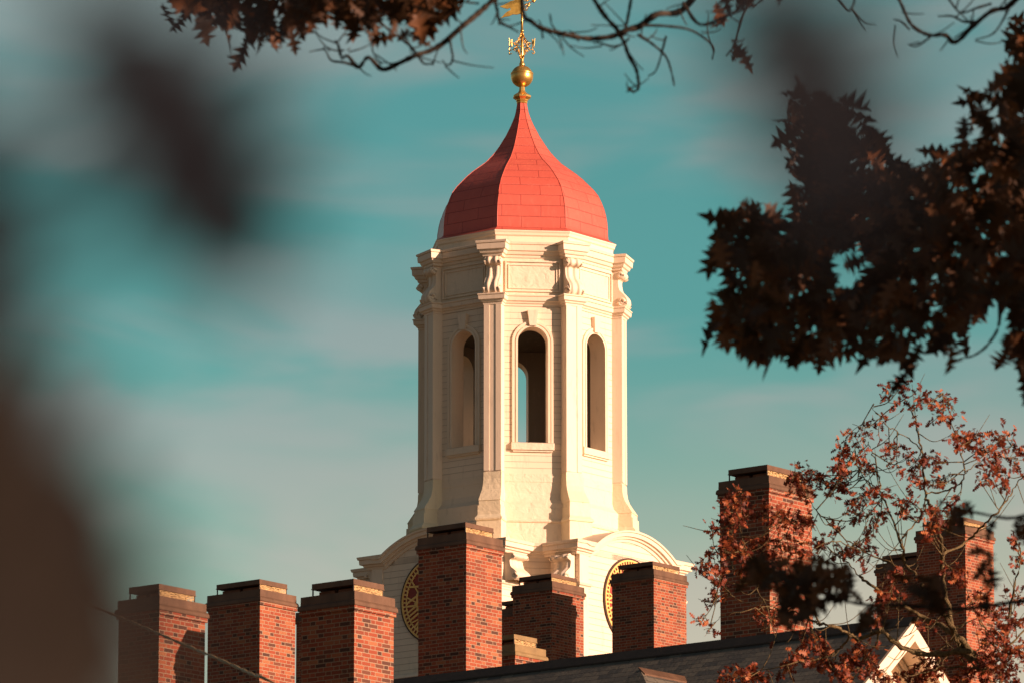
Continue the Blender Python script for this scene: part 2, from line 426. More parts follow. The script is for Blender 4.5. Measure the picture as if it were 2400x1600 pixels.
# upper cornice breaking forward over the brackets
def mould(name, prof, hw=HW, mat='trim', dop=0):
    m = MB()
    m.grid([outline(o, o + dop, hw + o, y) for y, o in prof], True)
    return m.build(name, M[mat], tower)
mould('cornice', [(653, -6), (653, 2), (650, 3), (648, 3), (646, 7), (641, 9), (640, 9), (638, 13), (626, 14), (625, 12.5), (624, 15.5), (619.5, 16.5), (618.5, 15), (616, -20)])
mould('ledge', [(764, -6), (764, 1.5), (760, 2), (758, 5), (755, 6), (753, 10), (744.5, 11), (744, 9.5), (743, 12), (740.5, 12.5), (739.5, 11), (737, -12)])
fr = MB(); fr.grid([octo(AP / C22, 745), octo(AP / C22, 650)], True)
frieze = fr.build('frieze', M['lead'], tower)
for i in range(8):                          # sunk panel mouldings
    a = R(45 * i)
    for (q0, q1, y0, y1, w_, pr) in ((-64, 64, 660, 731, 2.6, 4.0), (-57, 57, 668, 724, 2.2, 2.4)):
        p = MB()
        for (qa, qb, ya, yb) in ((q0, q1, y0, y0 + w_), (q0, q1, y1 - w_, y1), (q0, q0 + w_, y0 + w_, y1 - w_), (q1 - w_, q1, y0 + w_, y1 - w_)):
            p.hexa([P(a, AP - 1, qa, yb), P(a, AP - 1, qb, yb), P(a, AP + pr, qb, yb), P(a, AP + pr, qa, yb)],
                   [P(a, AP - 1, qa, ya), P(a, AP - 1, qb, ya), P(a, AP + pr, qb, ya), P(a, AP + pr, qa, ya)])
        p.build('panel_frame', M['trim'], frieze)

def spiral(c_fn, turns, r0, r1, n=22):
    return [c_fn(math.cos(2 * math.pi * turns * k / n) * (r0 + (r1 - r0) * k / n), math.sin(2 * math.pi * turns * k / n) * (r0 + (r1 - r0) * k / n)) for k in range(n + 1)]
def console(base_fn, y_top, y_bot, back, hw, prof, k=1.0):
    """a scrolled bracket: side profile (projection, height 0..1) drawn across its width, reeded front, volutes on both sides.
    base_fn(projection, along, y) -> point"""
    m = MB()
    pf = smoothpath([(r, h, 0) for r, h in prof], 5)
    Y = lambda h: y_bot + (y_top - y_bot) * h
    cols = [-hw, -hw * .72, -hw * .66, -hw * .3, -hw * .24, hw * .24, hw * .3, hw * .66, hw * .72, hw]
    ex = [0, 0, 2.2, 2.2, 0, 0, 2.2, 2.2, 0, 0]
    rows = [[base_fn(p.x + x * k, q, Y(p.y)) for q, x in zip(cols, ex)] for p in pf]
    m.grid(rows, False, True)
    for sgn in (-1, 1):
        side = [base_fn(p.x, sgn * hw, Y(p.y)) for p in pf]
        bk = [base_fn(back, sgn * hw, Y(p.y)) for p in pf]
        m.grid([side, bk] if sgn > 0 else [bk, side])
    o = m.build('scroll_bracket', M['trim'], tower)
    S = abs(y_bot - y_top)
    for sgn in (-1, 1):
        for (cr, ch, rr) in ((prof[2][0] - 0.135 * S * k, 0.165, 0.125 * S), (prof[-3][0] - 0.085 * S * k, 0.875, 0.075 * S)):
            f = lambda da, db: base_fn(cr + da, sgn * (hw + 0.6), Y(ch) + db)
            v = MB(); v.tube(spiral(f, 1.6, rr, rr * 0.25), [0.05 * S * KT * (1 - 0.4 * k2 / 22) for k2 in range(23)], 6)
            v.build('volute', M['trim'], o)
    return o
PROF = [(250, 0), (257, .06), (260, .16), (258, .27), (250, .38), (242, .48), (239, .60), (238.5, .72), (241, .765), (248, .79), (252.5, .84), (252.5, .91), (248, .97), (242, 1.0)]
for i in range(8):
    b = R(22.5 + 45 * i)
    console(lambda r, q, y, b=b: P(b, r, q, y), 652, 741, 222, 17.5, PROF)

# belfry walls with open arches
WY0, WY1, SILL, SPR, OW, TW = 742.0, 1150.0, 1078.0, 846.0, 35.0, 39.0
def wall_side(m, a, r, half, flip):
    def q(*pts):
        pts = [P(a, r, x, y) for x, y in pts]
        m.poly(list(reversed(pts)) if flip else pts)
    q((-half, WY1), (half, WY1), (half, SILL), (-half, SILL))
    q((-half, SILL), (-OW, SILL), (-OW, SPR), (-half, SPR)); q((OW, SILL), (half, SILL), (half, SPR), (OW, SPR))
    n = 16; arc = [(OW * math.cos(math.pi * (1 - k / n)), SPR - OW * math.sin(math.pi * (1 - k / n))) for k in range(n + 1)]
    q((-half, SPR), (-OW, SPR), (-OW, WY0), (-half, WY0)); q((OW, SPR), (half, SPR), (half, WY0), (OW, WY0))
    for k in range(n):
        q(arc[k], arc[k + 1], (arc[k + 1][0], WY0), (arc[k][0], WY0))
def arch_path(off, n=16):
    return [(-OW - off, SILL)] + [((OW + off) * math.cos(math.pi * (1 - k / n)), SPR - (OW + off) * math.sin(math.pi * (1 - k / n))) for k in range(n + 1)] + [(OW + off, SILL)]
wo_ = MB(); wi_ = MB()
for i in range(8):
    a = R(45 * i)
    wall_side(wo_, a, AP, AP * T22, False)
    wall_side(wi_, a, AP - TW, (AP - TW) * T22, True)
walls = wo_.build('belfry_wall', M['boards'], tower)
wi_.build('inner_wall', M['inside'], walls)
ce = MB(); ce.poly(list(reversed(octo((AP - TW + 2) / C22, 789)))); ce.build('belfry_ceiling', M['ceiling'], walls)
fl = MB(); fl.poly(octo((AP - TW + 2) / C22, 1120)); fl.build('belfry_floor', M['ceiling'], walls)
for i in range(8):
    a = R(45 * i)
    s = MB()
    prof = [(0, -TW - 0.5), (0, 5), (4.5, 5), (5, 3), (7, 2.6), (7.6, 4.4), (13, 4.4), (13.6, -1)]
    rows = [[P(a, AP + pr, x, y) for x, y in arch_path(off)] for off, pr in prof]
    s.grid([list(r_) for r_ in rows])
    sur = s.build('arch_surround', M['trim'], tower)
    k = MB()
    k.hexa([P(a, AP - 2, -8, 809), P(a, AP - 2, 8, 809), P(a, AP + 9, 8, 809), P(a, AP + 9, -8, 809)], [P(a, AP - 2, -12.5, 774), P(a, AP - 2, 12.5, 774), P(a, AP + 11, 12.5, 774), P(a, AP + 11, -12.5, 774)])
    k.build('keystone', M['trim'], sur)
    z = MB()
    def bx(r0, r1, hq, y0, y1, y0b=None):
        z.hexa([P(a, r0, -hq, y1), P(a, r0, hq, y1), P(a, r1, hq, y1), P(a, r1, -hq, y1)], [P(a, r0, -hq, y0b or y0), P(a, r0, hq, y0b or y0), P(a, r1, hq, y0), P(a, r1, -hq, y0)])
    bx(AP - TW - 2, AP + 0.5, OW - 0.3, 1081, 1096, 1070)
    bx(AP + 0.6, AP + 9, 50, 1080, 1095, 1077)
    bx(AP - 1, AP + 5, 46, 1095.2, 1099)
    z.build('sill', M['lead'], sur)

# flared skirt under the belfry wall and the eight corner pilasters with their flared feet
sk = MB()
sk.grid([octo((AP + o) / C22, y) for y, o in ((1149.4, -3), (1149.4, .8), (1168, 1), (1168.4, 0.2), (1195, 1.5), (1208, 6), (1218, 14), (1219, 16), (1232, 16), (1232.5, 17), (1256, 17), (1258, 20), (1261, 21.5), (1264, 20), (1265, 17), (1345, 17))], True)
sk.build('belfry_skirt', M['lead'], tower)
PP = [(762, 0, 0), (1146, 0, 0), (1146.4, -1.2, -1), (1148, -1.2, -1), (1148.4, 0, 0), (1165, 0.5, 0), (1178, 2.5, .6), (1190, 7, 1.5), (1200, 13.5, 3), (1208, 19, 4), (1214, 23, 4.5), (1218, 25, 5), (1218.6, 23.5, 4), (1229, 23.5, 4), (1229.6, 26.5, 6), (1251, 27, 6), (1255, 30, 8), (1258, 33, 10), (1261, 34, 11), (1264, 33, 10), (1265, 30, 8), (1345, 30, 8)]
for i in range(8):
    b = R(22.5 + 45 * i); m = MB()
    m.grid([[P(b, AP - 10, -HW - dw, y), P(b, RF + op, -HW - dw, y), P(b, RF + op, HW + dw, y), P(b, AP - 10, HW + dw, y)] for y, op, dw in PP])
    for q0, q1 in ((-HW, -7.5), (7.5, HW)):          # raised outer strips on the front
        m.grid([[P(b, RF - 1, q0 + .3, y), P(b, RF + 1.3, q0 + .3, y), P(b, RF + 1.3, q1 - .3, y), P(b, RF - 1, q1 - .3, y)] for y in (764, 1145.5)])
    pil = m.build('pilaster', M['trim'], tower)
    m = MB()
    m.grid([[P(b, AP - 9.5, -HW - dw - .4, y), P(b, RF + op + .5, -HW - dw - .4, y), P(b, RF + op + .5, HW + dw + .4, y), P(b, AP - 9.5, HW + dw + .4, y)] for y, op, dw in PP[4:]])
    m.build('pilaster_foot', M['foot'], pil)

# ---- gilded finial, compass and weathervane
fn = MB()
fn.lathe([(11.8 * KT, zt(244.5)), (13 * KT, zt(243)), (13.6 * KT, zt(240)), (12.8 * KT, zt(238.5)), (14.5 * KT, zt(237.5)), (15 * KT, zt(235)), (19 * KT, zt(232)), (22 * KT, zt(230)), (22 * KT, zt(226)), (17 * KT, zt(222.5)), (11 * KT, zt(219)), (7.5 * KT, zt(214)), (6.8 * KT, zt(205))], 8, rot=R(22.5), smooth=False)
fin = fn.build('finial', M['gold'], tower)
bl = MB(); bl.ball((0, 0, zt(180)), 26.5 * KT, 24)
bl.lathe([(26.5 * KT, -0.02), (26.9 * KT, -0.01), (26.9 * KT, 0.01), (26.5 * KT, 0.02)], 48, (0, 0, zt(173.6)))
bl.build('gilded_ball', M['gold'], fin)
rd = MB()
rd.lathe([(6.5 * KT, zt(154)), (7 * KT, zt(151)), (5 * KT, zt(148)), (4 * KT, zt(143)), (3.4 * KT, zt(135)), (3.4 * KT, zt(75)), (4.6 * KT, zt(74)), (4.6 * KT, zt(72)), (3.1 * KT, zt(71)), (2.9 * KT, zt(34)), (3.9 * KT, zt(33)), (3.9 * KT, zt(31)), (2.7 * KT, zt(30)), (2.4 * KT, zt(-50)), (0.3 * KT, zt(-70))], 12)
rd.build('vane_rod', M['gold'], fin)
cp = MB()
def CP(a, r, dz):                           # dz in px above the compass centre
    v = dr(a) * r * KT; return (v.x, v.y, zt(109.5) + dz * KT)
A_N = R(-37) - PSI
for i, ltr in enumerate(('N', 'W', 'S', 'E')):
    a = A_N + [0, R(74), R(180), R(254)][i]
    cp.tube([CP(a, 2, 0), CP(a, 42, 0)], 0.9 * KT, 6)
    cp.tube([CP(a, 3, 30), CP(a, 8, 24), CP(a, 14, 12), CP(a, 24, 3), CP(a, 14, -9), CP(a, 8, -22), CP(a, 3, -28)], 1.0 * KT, 6)
    for (cx, cz, r0, tn) in ((12, 13, 5.5, 1.5), (12, -12, 5.5, -1.5), (21, 6, 4, 1.4), (21, -6, 4, -1.4), (6, 24, 3.2, 1.3), (6, -24, 3.2, -1.3)):
        cp.tube(spiral(lambda u_, v_: CP(a, cx + u_, cz + v_), tn, r0, 1.0), 0.75 * KT, 5)
        cp.ball(CP(a, cx, cz), 1.5 * KT, 5)
    for (bx_, bz) in ((30, 2.5), (30, -2.5), (26, 0), (5, 30), (5, -29), (16, 0)):
        cp.ball(CP(a, bx_, bz), 1.9 * KT, 5)
    x0, hgt, wd = 40, 9, 10
    st = {'N': [(0, -1, 0, 1), (0, 1, 1, -1), (1, -1, 1, 1)], 'W': [(0, 1, .25, -1), (.25, -1, .5, .7), (.5, .7, .75, -1), (.75, -1, 1, 1)],
          'E': [(0, -1, 0, 1), (0, 1, 1, 1), (0, 0, .8, 0), (0, -1, 1, -1)], 'S': [(1, .8, .5, 1), (.5, 1, 0, .6), (0, .6, .3, .1), (.3, .1, .8, -.15), (.8, -.15, 1, -.6), (1, -.6, .5, -1), (.5, -1, 0, -.75)]}[ltr]
    for (u0, v0, u1, v1) in st:
        if math.sin(a + PSI) < 0: u0, u1 = 1 - u0, 1 - u1      # reads left to right from the camera side
        cp.tube([CP(a, x0 + u0 * wd, v0 * hgt), CP(a, x0 + u1 * wd, v1 * hgt)], 1.25 * KT, 6)
cp.build('compass_points', M['gold'], fin)
vn = MB()
VA = -PSI                                   # the banner hangs across the view
def VP(u, v, t):
    p = et(VA) * ((u - 630) * 0.1658 * KT) + dr(VA) * t
    return (p.x, p.y, zt(v * 0.1658))
fp = [(620, -75), (570, -30), (520, 10), (470, 22), (440, 40), (400, 58), (370, 75), (312, 97), (345, 108), (370, 118), (420, 130), (455, 118), (470, 124), (465, 150), (420, 170), (395, 190), (370, 215), (345, 245), (315, 268), (360, 250), (400, 240), (440, 235), (470, 222), (500, 208), (560, 210), (620, 195)]
t0 = 0.018
vn.poly([VP(u, v, t0) for u, v in reversed(fp)]); vn.poly([VP(u, v, -t0) for u, v in fp])
for i in range(len(fp)):
    j = (i + 1) % len(fp)
    vn.poly([VP(*fp[i], -t0), VP(*fp[j], -t0), VP(*fp[j], t0), VP(*fp[i], t0)][::-1])
vn.build('weathervane_banner', M['vane'], fin)
vs = MB()
vs.tube(smoothpath([VP(645, 85, 0), VP(690, 62, 0), VP(740, 42, 0), VP(800, 15, 0), VP(840, -20, 0), VP(850, -60, 0)], 5), 1.1 * KT, 6)
vs.tube(spiral(lambda u_, v_: VP(683 + u_ * 6, 120 + v_ * 6, 0), 1.7, 6.5, 1.2), 0.9 * KT, 5)
vs.tube(spiral(lambda u_, v_: VP(690 + u_ * 6, 0 + v_ * 6, 0), -1.6, 6, 1.2), 0.9 * KT, 5)
for u_, v_, r_ in ((800, 22, 3.6), (785, 8, 2.6), (815, 6, 2.6), (722, 82, 3.4), (735, 66, 2.4), (712, 96, 2.2), (702, 12, 2.6), (720, 2, 2.8), (652, 128, 2.4), (690, 70, 1.8)):
    vs.ball(VP(u_, v_, 0), r_ * KT, 6)
vs.build('vane_scroll', M['gold'], fin)

# ---- clock stage: four bays joined by diagonal walls
BH, BW, DG = 316.0, 190.0, 300.0
RET = DG * math.sqrt(2) - BW                 # where a bay's return meets the diagonal wall
BAYS = [R(-45 + 90 * i) for i in range(4)]   # world normals -38.5, 51.5 ...
def stage(o, y):
    out = []
    for a in BAYS:
        rt = (DG + o) * math.sqrt(2) - (BW + o)
        out += [P(a, rt, -BW - o, y), P(a, BH + o, -BW - o, y), P(a, BH + o, BW + o, y), P(a, rt, BW + o, y)]
    return out
sw = MB(); sw.grid([stage(0, 1608), stage(0, 1340)], True)
stage_o = sw.build('clock_stage_wall', M['boards'], tower)
def wrap(name, prof, qin, parent, bw=BW):
    """a moulding that runs from one bay's end round the return and the diagonal wall to the next bay"""
    for i in range(4):
        m = MB(); a, b = BAYS[i], BAYS[(i + 1) % 4]; rows = []
        for y, o in prof:
            rt = (DG + o) * math.sqrt(2) - (bw + o)
            rows.append([P(a, BH + o, qin, y), P(a, BH + o, bw + o, y), P(a, rt, bw + o, y), P(b, rt, -bw - o, y), P(b, BH + o, -bw - o, y), P(b, BH + o, -qin, y)])
        m.grid(rows)
        for e_ in (0, -1):
            ring = [r_[e_] for r_ in rows]
            m.poly(ring if e_ == 0 else ring[::-1])
        m.build(name, M['trim'], parent)
wrap('stage_cornice', [(1357, -8), (1357, 2), (1354, 4), (1352, 4), (1350, 9), (1347, 10), (1345, 16), (1336, 17), (1335, 16), (1334, 19), (1328, 21), (1327, 19.5), (1325, -60)], 148, tower, BW + 10)
wrap('stage_ledge', [(1434, -4), (1433, 2), (1429, 3), (1427, 7), (1423, 9), (1421, 9), (1420, 0)], 152, tower)
for a in BAYS:
    for sgn in (-1, 1):
        f = lambda pr, al, y, a=a, sgn=sgn: P(a, 281 + al, sgn * (BW + pr - 222), y)
        console(f, 1357, 1420, 216, 24, [(r_, h_) for r_, h_ in PROF], 0.8)
    for sgn in (-1, 1):                         # corner strips on the bay front
        st = MB()
        q0, q1 = sorted((sgn * 158, sgn * (BW + 0.6)))
        st.hexa([P(a, BH - 3, q0, 1606), P(a, BH - 3, q1, 1606), P(a, BH + 2.2, q1, 1606), P(a, BH + 2.2, q0, 1606)][::1], [P(a, BH - 3, q0, 1352), P(a, BH - 3, q1, 1352), P(a, BH + 2.2, q1, 1352), P(a, BH + 2.2, q0, 1352)])
        st.build('corner_board', M['trim'], stage_o)
    # arched head with its cornice and the barrel roof behind it
    Rr = (156.0 ** 2 + 53.0 ** 2) / (2 * 53.0)
    def arc_pts(n=26):
        out = []
        for k in range(n + 1):
            q = -156 + 312 * k / n
            out.append((q, 1281 + Rr - math.sqrt(Rr * Rr - q * q)))
        return out
    arc = arc_pts()
    full = [(-196, 1327.5), (-184, 1329), (-172, 1333)] + arc + [(172, 1333), (184, 1329), (196, 1327.5)]
    ty = MB()
    for k in range(len(arc) - 1):
        (q0, y0), (q1, y1) = arc[k], arc[k + 1]
        ty.poly([P(a, BH, q0, 1352), P(a, BH, q1, 1352), P(a, BH, q1, y1 + 8), P(a, BH, q0, y0 + 8)])
    gable = ty.build('arched_gable', M['boards'], tower)
    am = MB()
    nrm = []
    for k in range(len(full)):
        p0, p1 = full[max(k - 1, 0)], full[min(k + 1, len(full) - 1)]
        tx, ty_ = p1[0] - p0[0], p1[1] - p0[1]; l_ = math.hypot(tx, ty_)
        nrm.append((-ty_ / l_, tx / l_))           # downward normal in (q, y)
    prof = [(0, -120), (0, 21), (4, 20), (5, 17), (13, 15.5), (14, 10), (18, 8.5), (19, 4), (25, 2.5), (26, -3)]
    am.grid([[P(a, BH + pr, q + nx * off, y + ny * off) for (q, y), (nx, ny) in zip(full, nrm)] for off, pr in prof])
    am.build('arched_cornice', M['trim'], gable)
bc = MB()
bc.grid([stage(o, y) for y, o in ((1605, -4), (1607, 4), (1610, 12), (1614, 20), (1620, 22), (1622, 14), (1630, 12), (1634, 3), (1650, 2), (1650, -6))], True)
for a in BAYS:
    for k in range(-9, 10):
        q = k * 20
        bc.hexa([P(a, BH + 2, q - 5, 1631), P(a, BH + 2, q + 5, 1631), P(a, BH + 15, q + 5, 1631), P(a, BH + 15, q - 5, 1631)], [P(a, BH + 2, q - 5, 1622.3), P(a, BH + 2, q + 5, 1622.3), P(a, BH + 19, q + 5, 1622.3), P(a, BH + 19, q - 5, 1622.3)])
bc.build('base_cornice', M['trim'], tower)
ts = MB()
for a in BAYS:
    h_ = 300 * KT; pts = []
    z1 = zt(1652)
    p0 = dr(a) * h_ - et(a) * h_; p1 = dr(a) * h_ + et(a) * h_
    ts.poly([(p0.x, p0.y, 0), (p1.x, p1.y, 0), (p1.x, p1.y, z1), (p0.x, p0.y, z1)], [(0, 0), (2 * h_, 0), (2 * h_, z1), (0, z1)])
ts.build('tower_shaft', M['brick'], tower)

# ---- clock dials on the two bays that face this way
NUM = ['XII', 'I', 'II', 'III', 'IV', 'V', 'VI', 'VII', 'VIII', 'IX', 'X', 'XI']
for a in BAYS[:2]:
    CY = 1444.0
    zc_ = zt(CY)
    def DP(x, yu, pr):
        v = (dr(a) * (BH + pr) + et(a) * x) * KT
        return (v.x, v.y, zc_ + yu * KT)
    def annulus(m, r0, r1, pr, a0=0, a1=2 * math.pi, n=72, back=0.0):
        def ring(r, p): return [DP(r * math.sin(a0 + (a1 - a0) * k / n), r * math.cos(a0 + (a1 - a0) * k / n), p) for k in range(n + 1)]
        m.grid([ring(r0, back), ring(r0, pr), ring(r1, pr), ring(r1, back)])
    m = MB(); n = 72
    m.poly([DP(97 * math.sin(-2 * math.pi * k / n), 97 * math.cos(2 * math.pi * k / n), 2.0) for k in range(n)])
    dial = m.build('clock_face', M['dial'], tower)
    m = MB(); annulus(m, 96.5, 102.5, 4.2); m.build('dial_rim', M['dialrim'], dial)
    m = MB(); annulus(m, 94.5, 98.4, 5.0); annulus(m, 83.6, 86.6, 4.2)
    for k in range(60):
        c_ = 2 * math.pi * k / 60
        annulus(m, 86, 95, 4.0, c_ - 0.021, c_ + 0.021, 2)
    m.build('minute_ring', M['gilt'], dial)
    m = MB()
    def bar(p0, p1, w_, pr=4.4):
        dx_, dy_ = p1[0] - p0[0], p1[1] - p0[1]; l_ = math.hypot(dx_, dy_); nx, ny = -dy_ / l_ * w_ / 2, dx_ / l_ * w_ / 2
        c4 = [(p0[0] - nx, p0[1] - ny), (p0[0] + nx, p0[1] + ny), (p1[0] + nx, p1[1] + ny), (p1[0] - nx, p1[1] - ny)]
        m.hexa([DP(x, y, 1.5) for x, y in c4], [DP(x, y, pr) for x, y in c4])
    for k, s_ in enumerate(NUM):
        th = 2 * math.pi * k / 12
        wd = {'I': 9.5, 'V': 19.0, 'X': 19.0}
        tot = sum(wd[c] for c in s_); pos = -tot / 2
        def RT(t, rho): return (rho * math.sin(th) + t * math.cos(th), rho * math.cos(th) - t * math.sin(th))
        for c in s_:
            t0_, t1_ = pos + 2, pos + wd[c] - 2; tm = pos + wd[c] / 2
            if c == 'I': bar(RT(tm, 54), RT(tm, 84), 4.2)
            elif c == 'V': bar(RT(t0_, 84), RT(tm, 54), 4.6); bar(RT(t1_, 85), RT(tm, 54), 3.2, 4.2)
            else: bar(RT(t0_, 84), RT(t1_, 54), 4.6); bar(RT(t1_, 85), RT(t0_, 54), 3.2, 4.2)
            pos += wd[c]
        bar(RT(-tot / 2 - 3, 53.5), RT(tot / 2 + 3, 53.5), 3.4, 4.7)
    m.build('numerals', M['gilt'], dial)
    for nm, ang, ln, w_ in (('hour_hand', R(100), 52, 7), ('minute_hand', R(120), 80, 5)):
        m = MB(); bar((-12 * math.sin(ang), -12 * math.cos(ang)), (ln * math.sin(ang), ln * math.cos(ang)), w_, 6.5 if 'h' == nm[0] else 7.5)
        m.build(nm, M['gilt'], dial)

# ------------------------------------------------------------------ halls
PHI = R(-38.3)                               # +x local runs along the ridge to the right and nearer, -y local faces us and is in shade
def uA(t): return Vector((math.cos(PHI) * t, math.sin(PHI) * t, 0))
def uB(t): return Vector((-math.sin(PHI) * t, math.cos(PHI) * t, 0))
def along(x, y0, Y0, px):
    """distance t along the ridge direction from point (x,y0..) so that it shows at picture column px"""
    lo, hi = -60, 60
    p0 = at(x, y0, Y0)
    f = lambda t: (lambda q: 1200 + F * q.x / (q.y * cT + (q.z - 1.6) * sT) - px)(p0 + uA(t))
    for _ in range(60):
        mid = (lo + hi) / 2
        if f(lo) * f(mid) <= 0: hi = mid
        else: lo = mid
    return (lo + hi) / 2
RP = at(1690, 1508, 95)
PITCH = R(40); TP = math.tan(PITCH)
XG = along(1690, 1508, 95, 2143) - .55
HWD = 7.5
hall = empty('brick_hall', (RP.x, RP.y, 0), PHI, 'long brick hall under a dark slate roof, white gable end among the branches', 'building')
ZR = RP.z
X0h = -45.0
m = MB()
ez = ZR - HWD * TP
for x0, x1, y0, y1 in ((X0h, XG - .25, -HWD + .35, -HWD + .35), (XG - .25, X0h, HWD - .35, HWD - .35)):
    m.poly([(x0, y0, 0), (x1, y1, 0), (x1, y1, ez + .3), (x0, y0, ez + .3)], [(x0, 0), (x1, 0), (x1, ez + .3), (x0, ez + .3)])
for x, sg in ((X0h, -1), (XG - .25, 1)):
    pts = [(x, -HWD + .35, 0), (x, HWD - .35, 0), (x, HWD - .35, ez + .3), (x, 0, ZR - .1), (x, -HWD + .35, ez + .3)]
    m.poly(pts if sg > 0 else pts[::-1], [(p[1], p[2]) for p in (pts if sg > 0 else pts[::-1])])
m.build('wall', M['brick'], hall)
m = MB()
sl = HWD / math.cos(PITCH)
for sg in (-1, 1):
    a_, b_ = (X0h, 0, ZR), (XG + .5, 0, ZR)
    c_, d_ = (XG + .5, sg * HWD, ez), (X0h, sg * HWD, ez)
    pts = [a_, d_, c_, b_] if sg < 0 else [b_, c_, d_, a_]
    uv = [(p[0], 20 - (0 if p[1] == 0 else sl)) for p in pts]
    m.poly(pts, uv)
    lo = [(p[0], p[1], p[2] - .16) for p in pts]
    m.poly(lo[::-1])
roof = m.build('roof', M['slate'], hall)
m = MB()
for sg in (-1, 1):
    m.grid([[(X0h, sg * .02, ZR + .07), (XG + .55, sg * .02, ZR + .07)], [(X0h, sg * .15, ZR - .085), (XG + .55, sg * .15, ZR - .085)], [(X0h, sg * .15, ZR - .11), (XG + .55, sg * .15, ZR - .11)]])
m.grid([[(X0h, -.02, ZR + .07), (XG + .55, -.02, ZR + .07)], [(X0h, .02, ZR + .07), (XG + .55, .02, ZR + .07)]])
m.build('ridge_cap', M['iron'], roof)
# slates: real raised courses near enough the ridge to show
# white gable end
def G(x, y, z): return (XG + x, y, ZR + z)
m = MB()
gw = 5.6
m.poly([G(-.20, -gw, -gw * TP - .12), G(-.20, gw, -gw * TP - .12), G(-.20, 0, -.12)])
gend = m.build('gable_end', M['trim'], hall)
def rake(m, o0, o1, x0, x1, y_end=HWD):
    """a raking board between perpendicular drops o0..o1 below the roof line, from x0 to x1 out of the wall"""
    for sg in (-1, 1):
        f = lambda o, y: (sg * y, -y * TP - o / math.cos(PITCH))
        pr = [(o0, 0), (o1, 0)]
        lo = []; hi = []
        for (o, e_) in ((o0, 0), (o1, 1)):
            pass
        A0, A1 = f(o0, 0), f(o1, 0); B0, B1 = f(o0, y_end), f(o1, y_end)
        q = [G(x0, *A1), G(x0, *B1), G(x1, *B1), G(x1, *A1)]; r_ = [G(x0, *A0), G(x0, *B0), G(x1, *B0), G(x1, *A0)]
        m.hexa(q if sg < 0 else q[::-1], r_ if sg < 0 else r_[::-1])
m = MB()
rake(m, 0.17, 0.25, .46, .56); rake(m, 0.02, 0.165, .46, .53); rake(m, 0.168, 0.21, -.2, .455); rake(m, 0.22, 0.30, -.2, .10); rake(m, 0.31, 0.37, -.2, .05); rake(m, 0.50, 0.58, -.2, .0)
m.build('raking_cornice', M['trim'], gend)
m = MB()
m.hexa([G(-.22, -.55, -3.2), G(-.22, .55, -3.2), G(-.17, .55, -3.2), G(-.17, -.55, -3.2)], [G(-.22, -.55, -1.95), G(-.22, .55, -1.95), G(-.17, .55, -1.95), G(-.17, -.55, -1.95)])
vent = m.build('gable_window', M['inside'], gend)
m = MB()
for (y0, y1, z0, z1) in ((-.68, -.55, -3.2, -1.85), (.55, .68, -3.2, -1.85), (-.55, .55, -1.95, -1.82), (-.03, .03, -3.2, -1.95)):
    m.box(XG - .2, XG - .1, y0, y1, ZR + z0, ZR + z1)
m.build('window_frame', M['trim'], vent)
# dormer whose sunlit slope shows at the lower edge of the picture
dpx = at(1500, 1566, 93.6)
rel = Matrix.Rotation(-PHI, 3, 'Z') @ (dpx - Vector((RP.x, RP.y, 0)))
dxl, dyl, dzl = rel
DW, DPT = 1.15, math.tan(R(42))
yb = -(ZR - dzl) / TP + 0.05
HB = 0.95                                    # the hip runs this far forward of the ridge's end
m = MB(); sl_ = math.hypot(DW, DW * DPT); ze = dzl - DW * DPT
ye = -(ZR - ze) / TP
for sg in (-1, 1):
    pts = [(dxl, dyl, dzl), (dxl + sg * DW, dyl - HB, ze), (dxl + sg * DW, ye, ze), (dxl, yb, dzl)]
    uv = [(0, 9), (HB, 9 - sl_), (-(ye - dyl), 9 - sl_), (-(yb - dyl), 9)]
    if sg < 0: pts, uv = pts[::-1], uv[::-1]
    m.poly(pts, uv)
m.poly([(dxl, dyl, dzl), (dxl - DW, dyl - HB, ze), (dxl + DW, dyl - HB, ze)], [(0, 9), (-DW, 9 - sl_), (DW, 9 - sl_)])
dorm = m.build('dormer', M['slate'], roof)
m = MB()
m.box(dxl - DW + .12, dxl + DW - .12, dyl - HB + .12, dyl + .8, ze - 1.6, ze - .01)
m.build('dormer_front', M['trim'], roof)
m = MB(); m.hexa([(dxl - .02, dyl - .02, dzl + .004), (dxl + .14, dyl - .06, dzl - .14 * DPT + .004), (dxl + .14, yb - .1, dzl - .14 * DPT + .004), (dxl - .02, yb, dzl + .004)],
                 [(dxl - .02, dyl - .02, dzl + .03), (dxl + .14, dyl - .06, dzl - .14 * DPT + .03), (dxl + .14, yb - .1, dzl - .14 * DPT + .03), (dxl - .02, yb, dzl + .03)])
m.build('dormer_ridge', M['copper'], roof)

RB = at(1533, 1700, 139)
rear = empty('brick_range', (RB.x, RB.y, 0), PHI, 'brick range hidden behind the slate roof, carrying the far chimneys', 'building')
zrr = RB.z
m = MB(); m.box(-40, 22, -7, 7, 0, zrr - 6); m.build('wall', M['brick'], rear)
m = MB()
for sg in (-1, 1):
    pts = [(-40, 0, zrr), (-40, sg * 7.4, zrr - 6.2), (22, sg * 7.4, zrr - 6.2), (22, 0, zrr)]
    m.poly(pts if sg < 0 else pts[::-1], [(p[0], 0 if p[1] else 9.5) for p in (pts if sg < 0 else pts[::-1])])
m.poly([(22, -7, zrr - 6.1), (22, 7, zrr - 6.1), (22, 0, zrr)]); m.poly([(-40, 7, zrr - 6.1), (-40, -7, zrr - 6.1), (-40, 0, zrr)])
m.build('roof', M['slate'], rear)

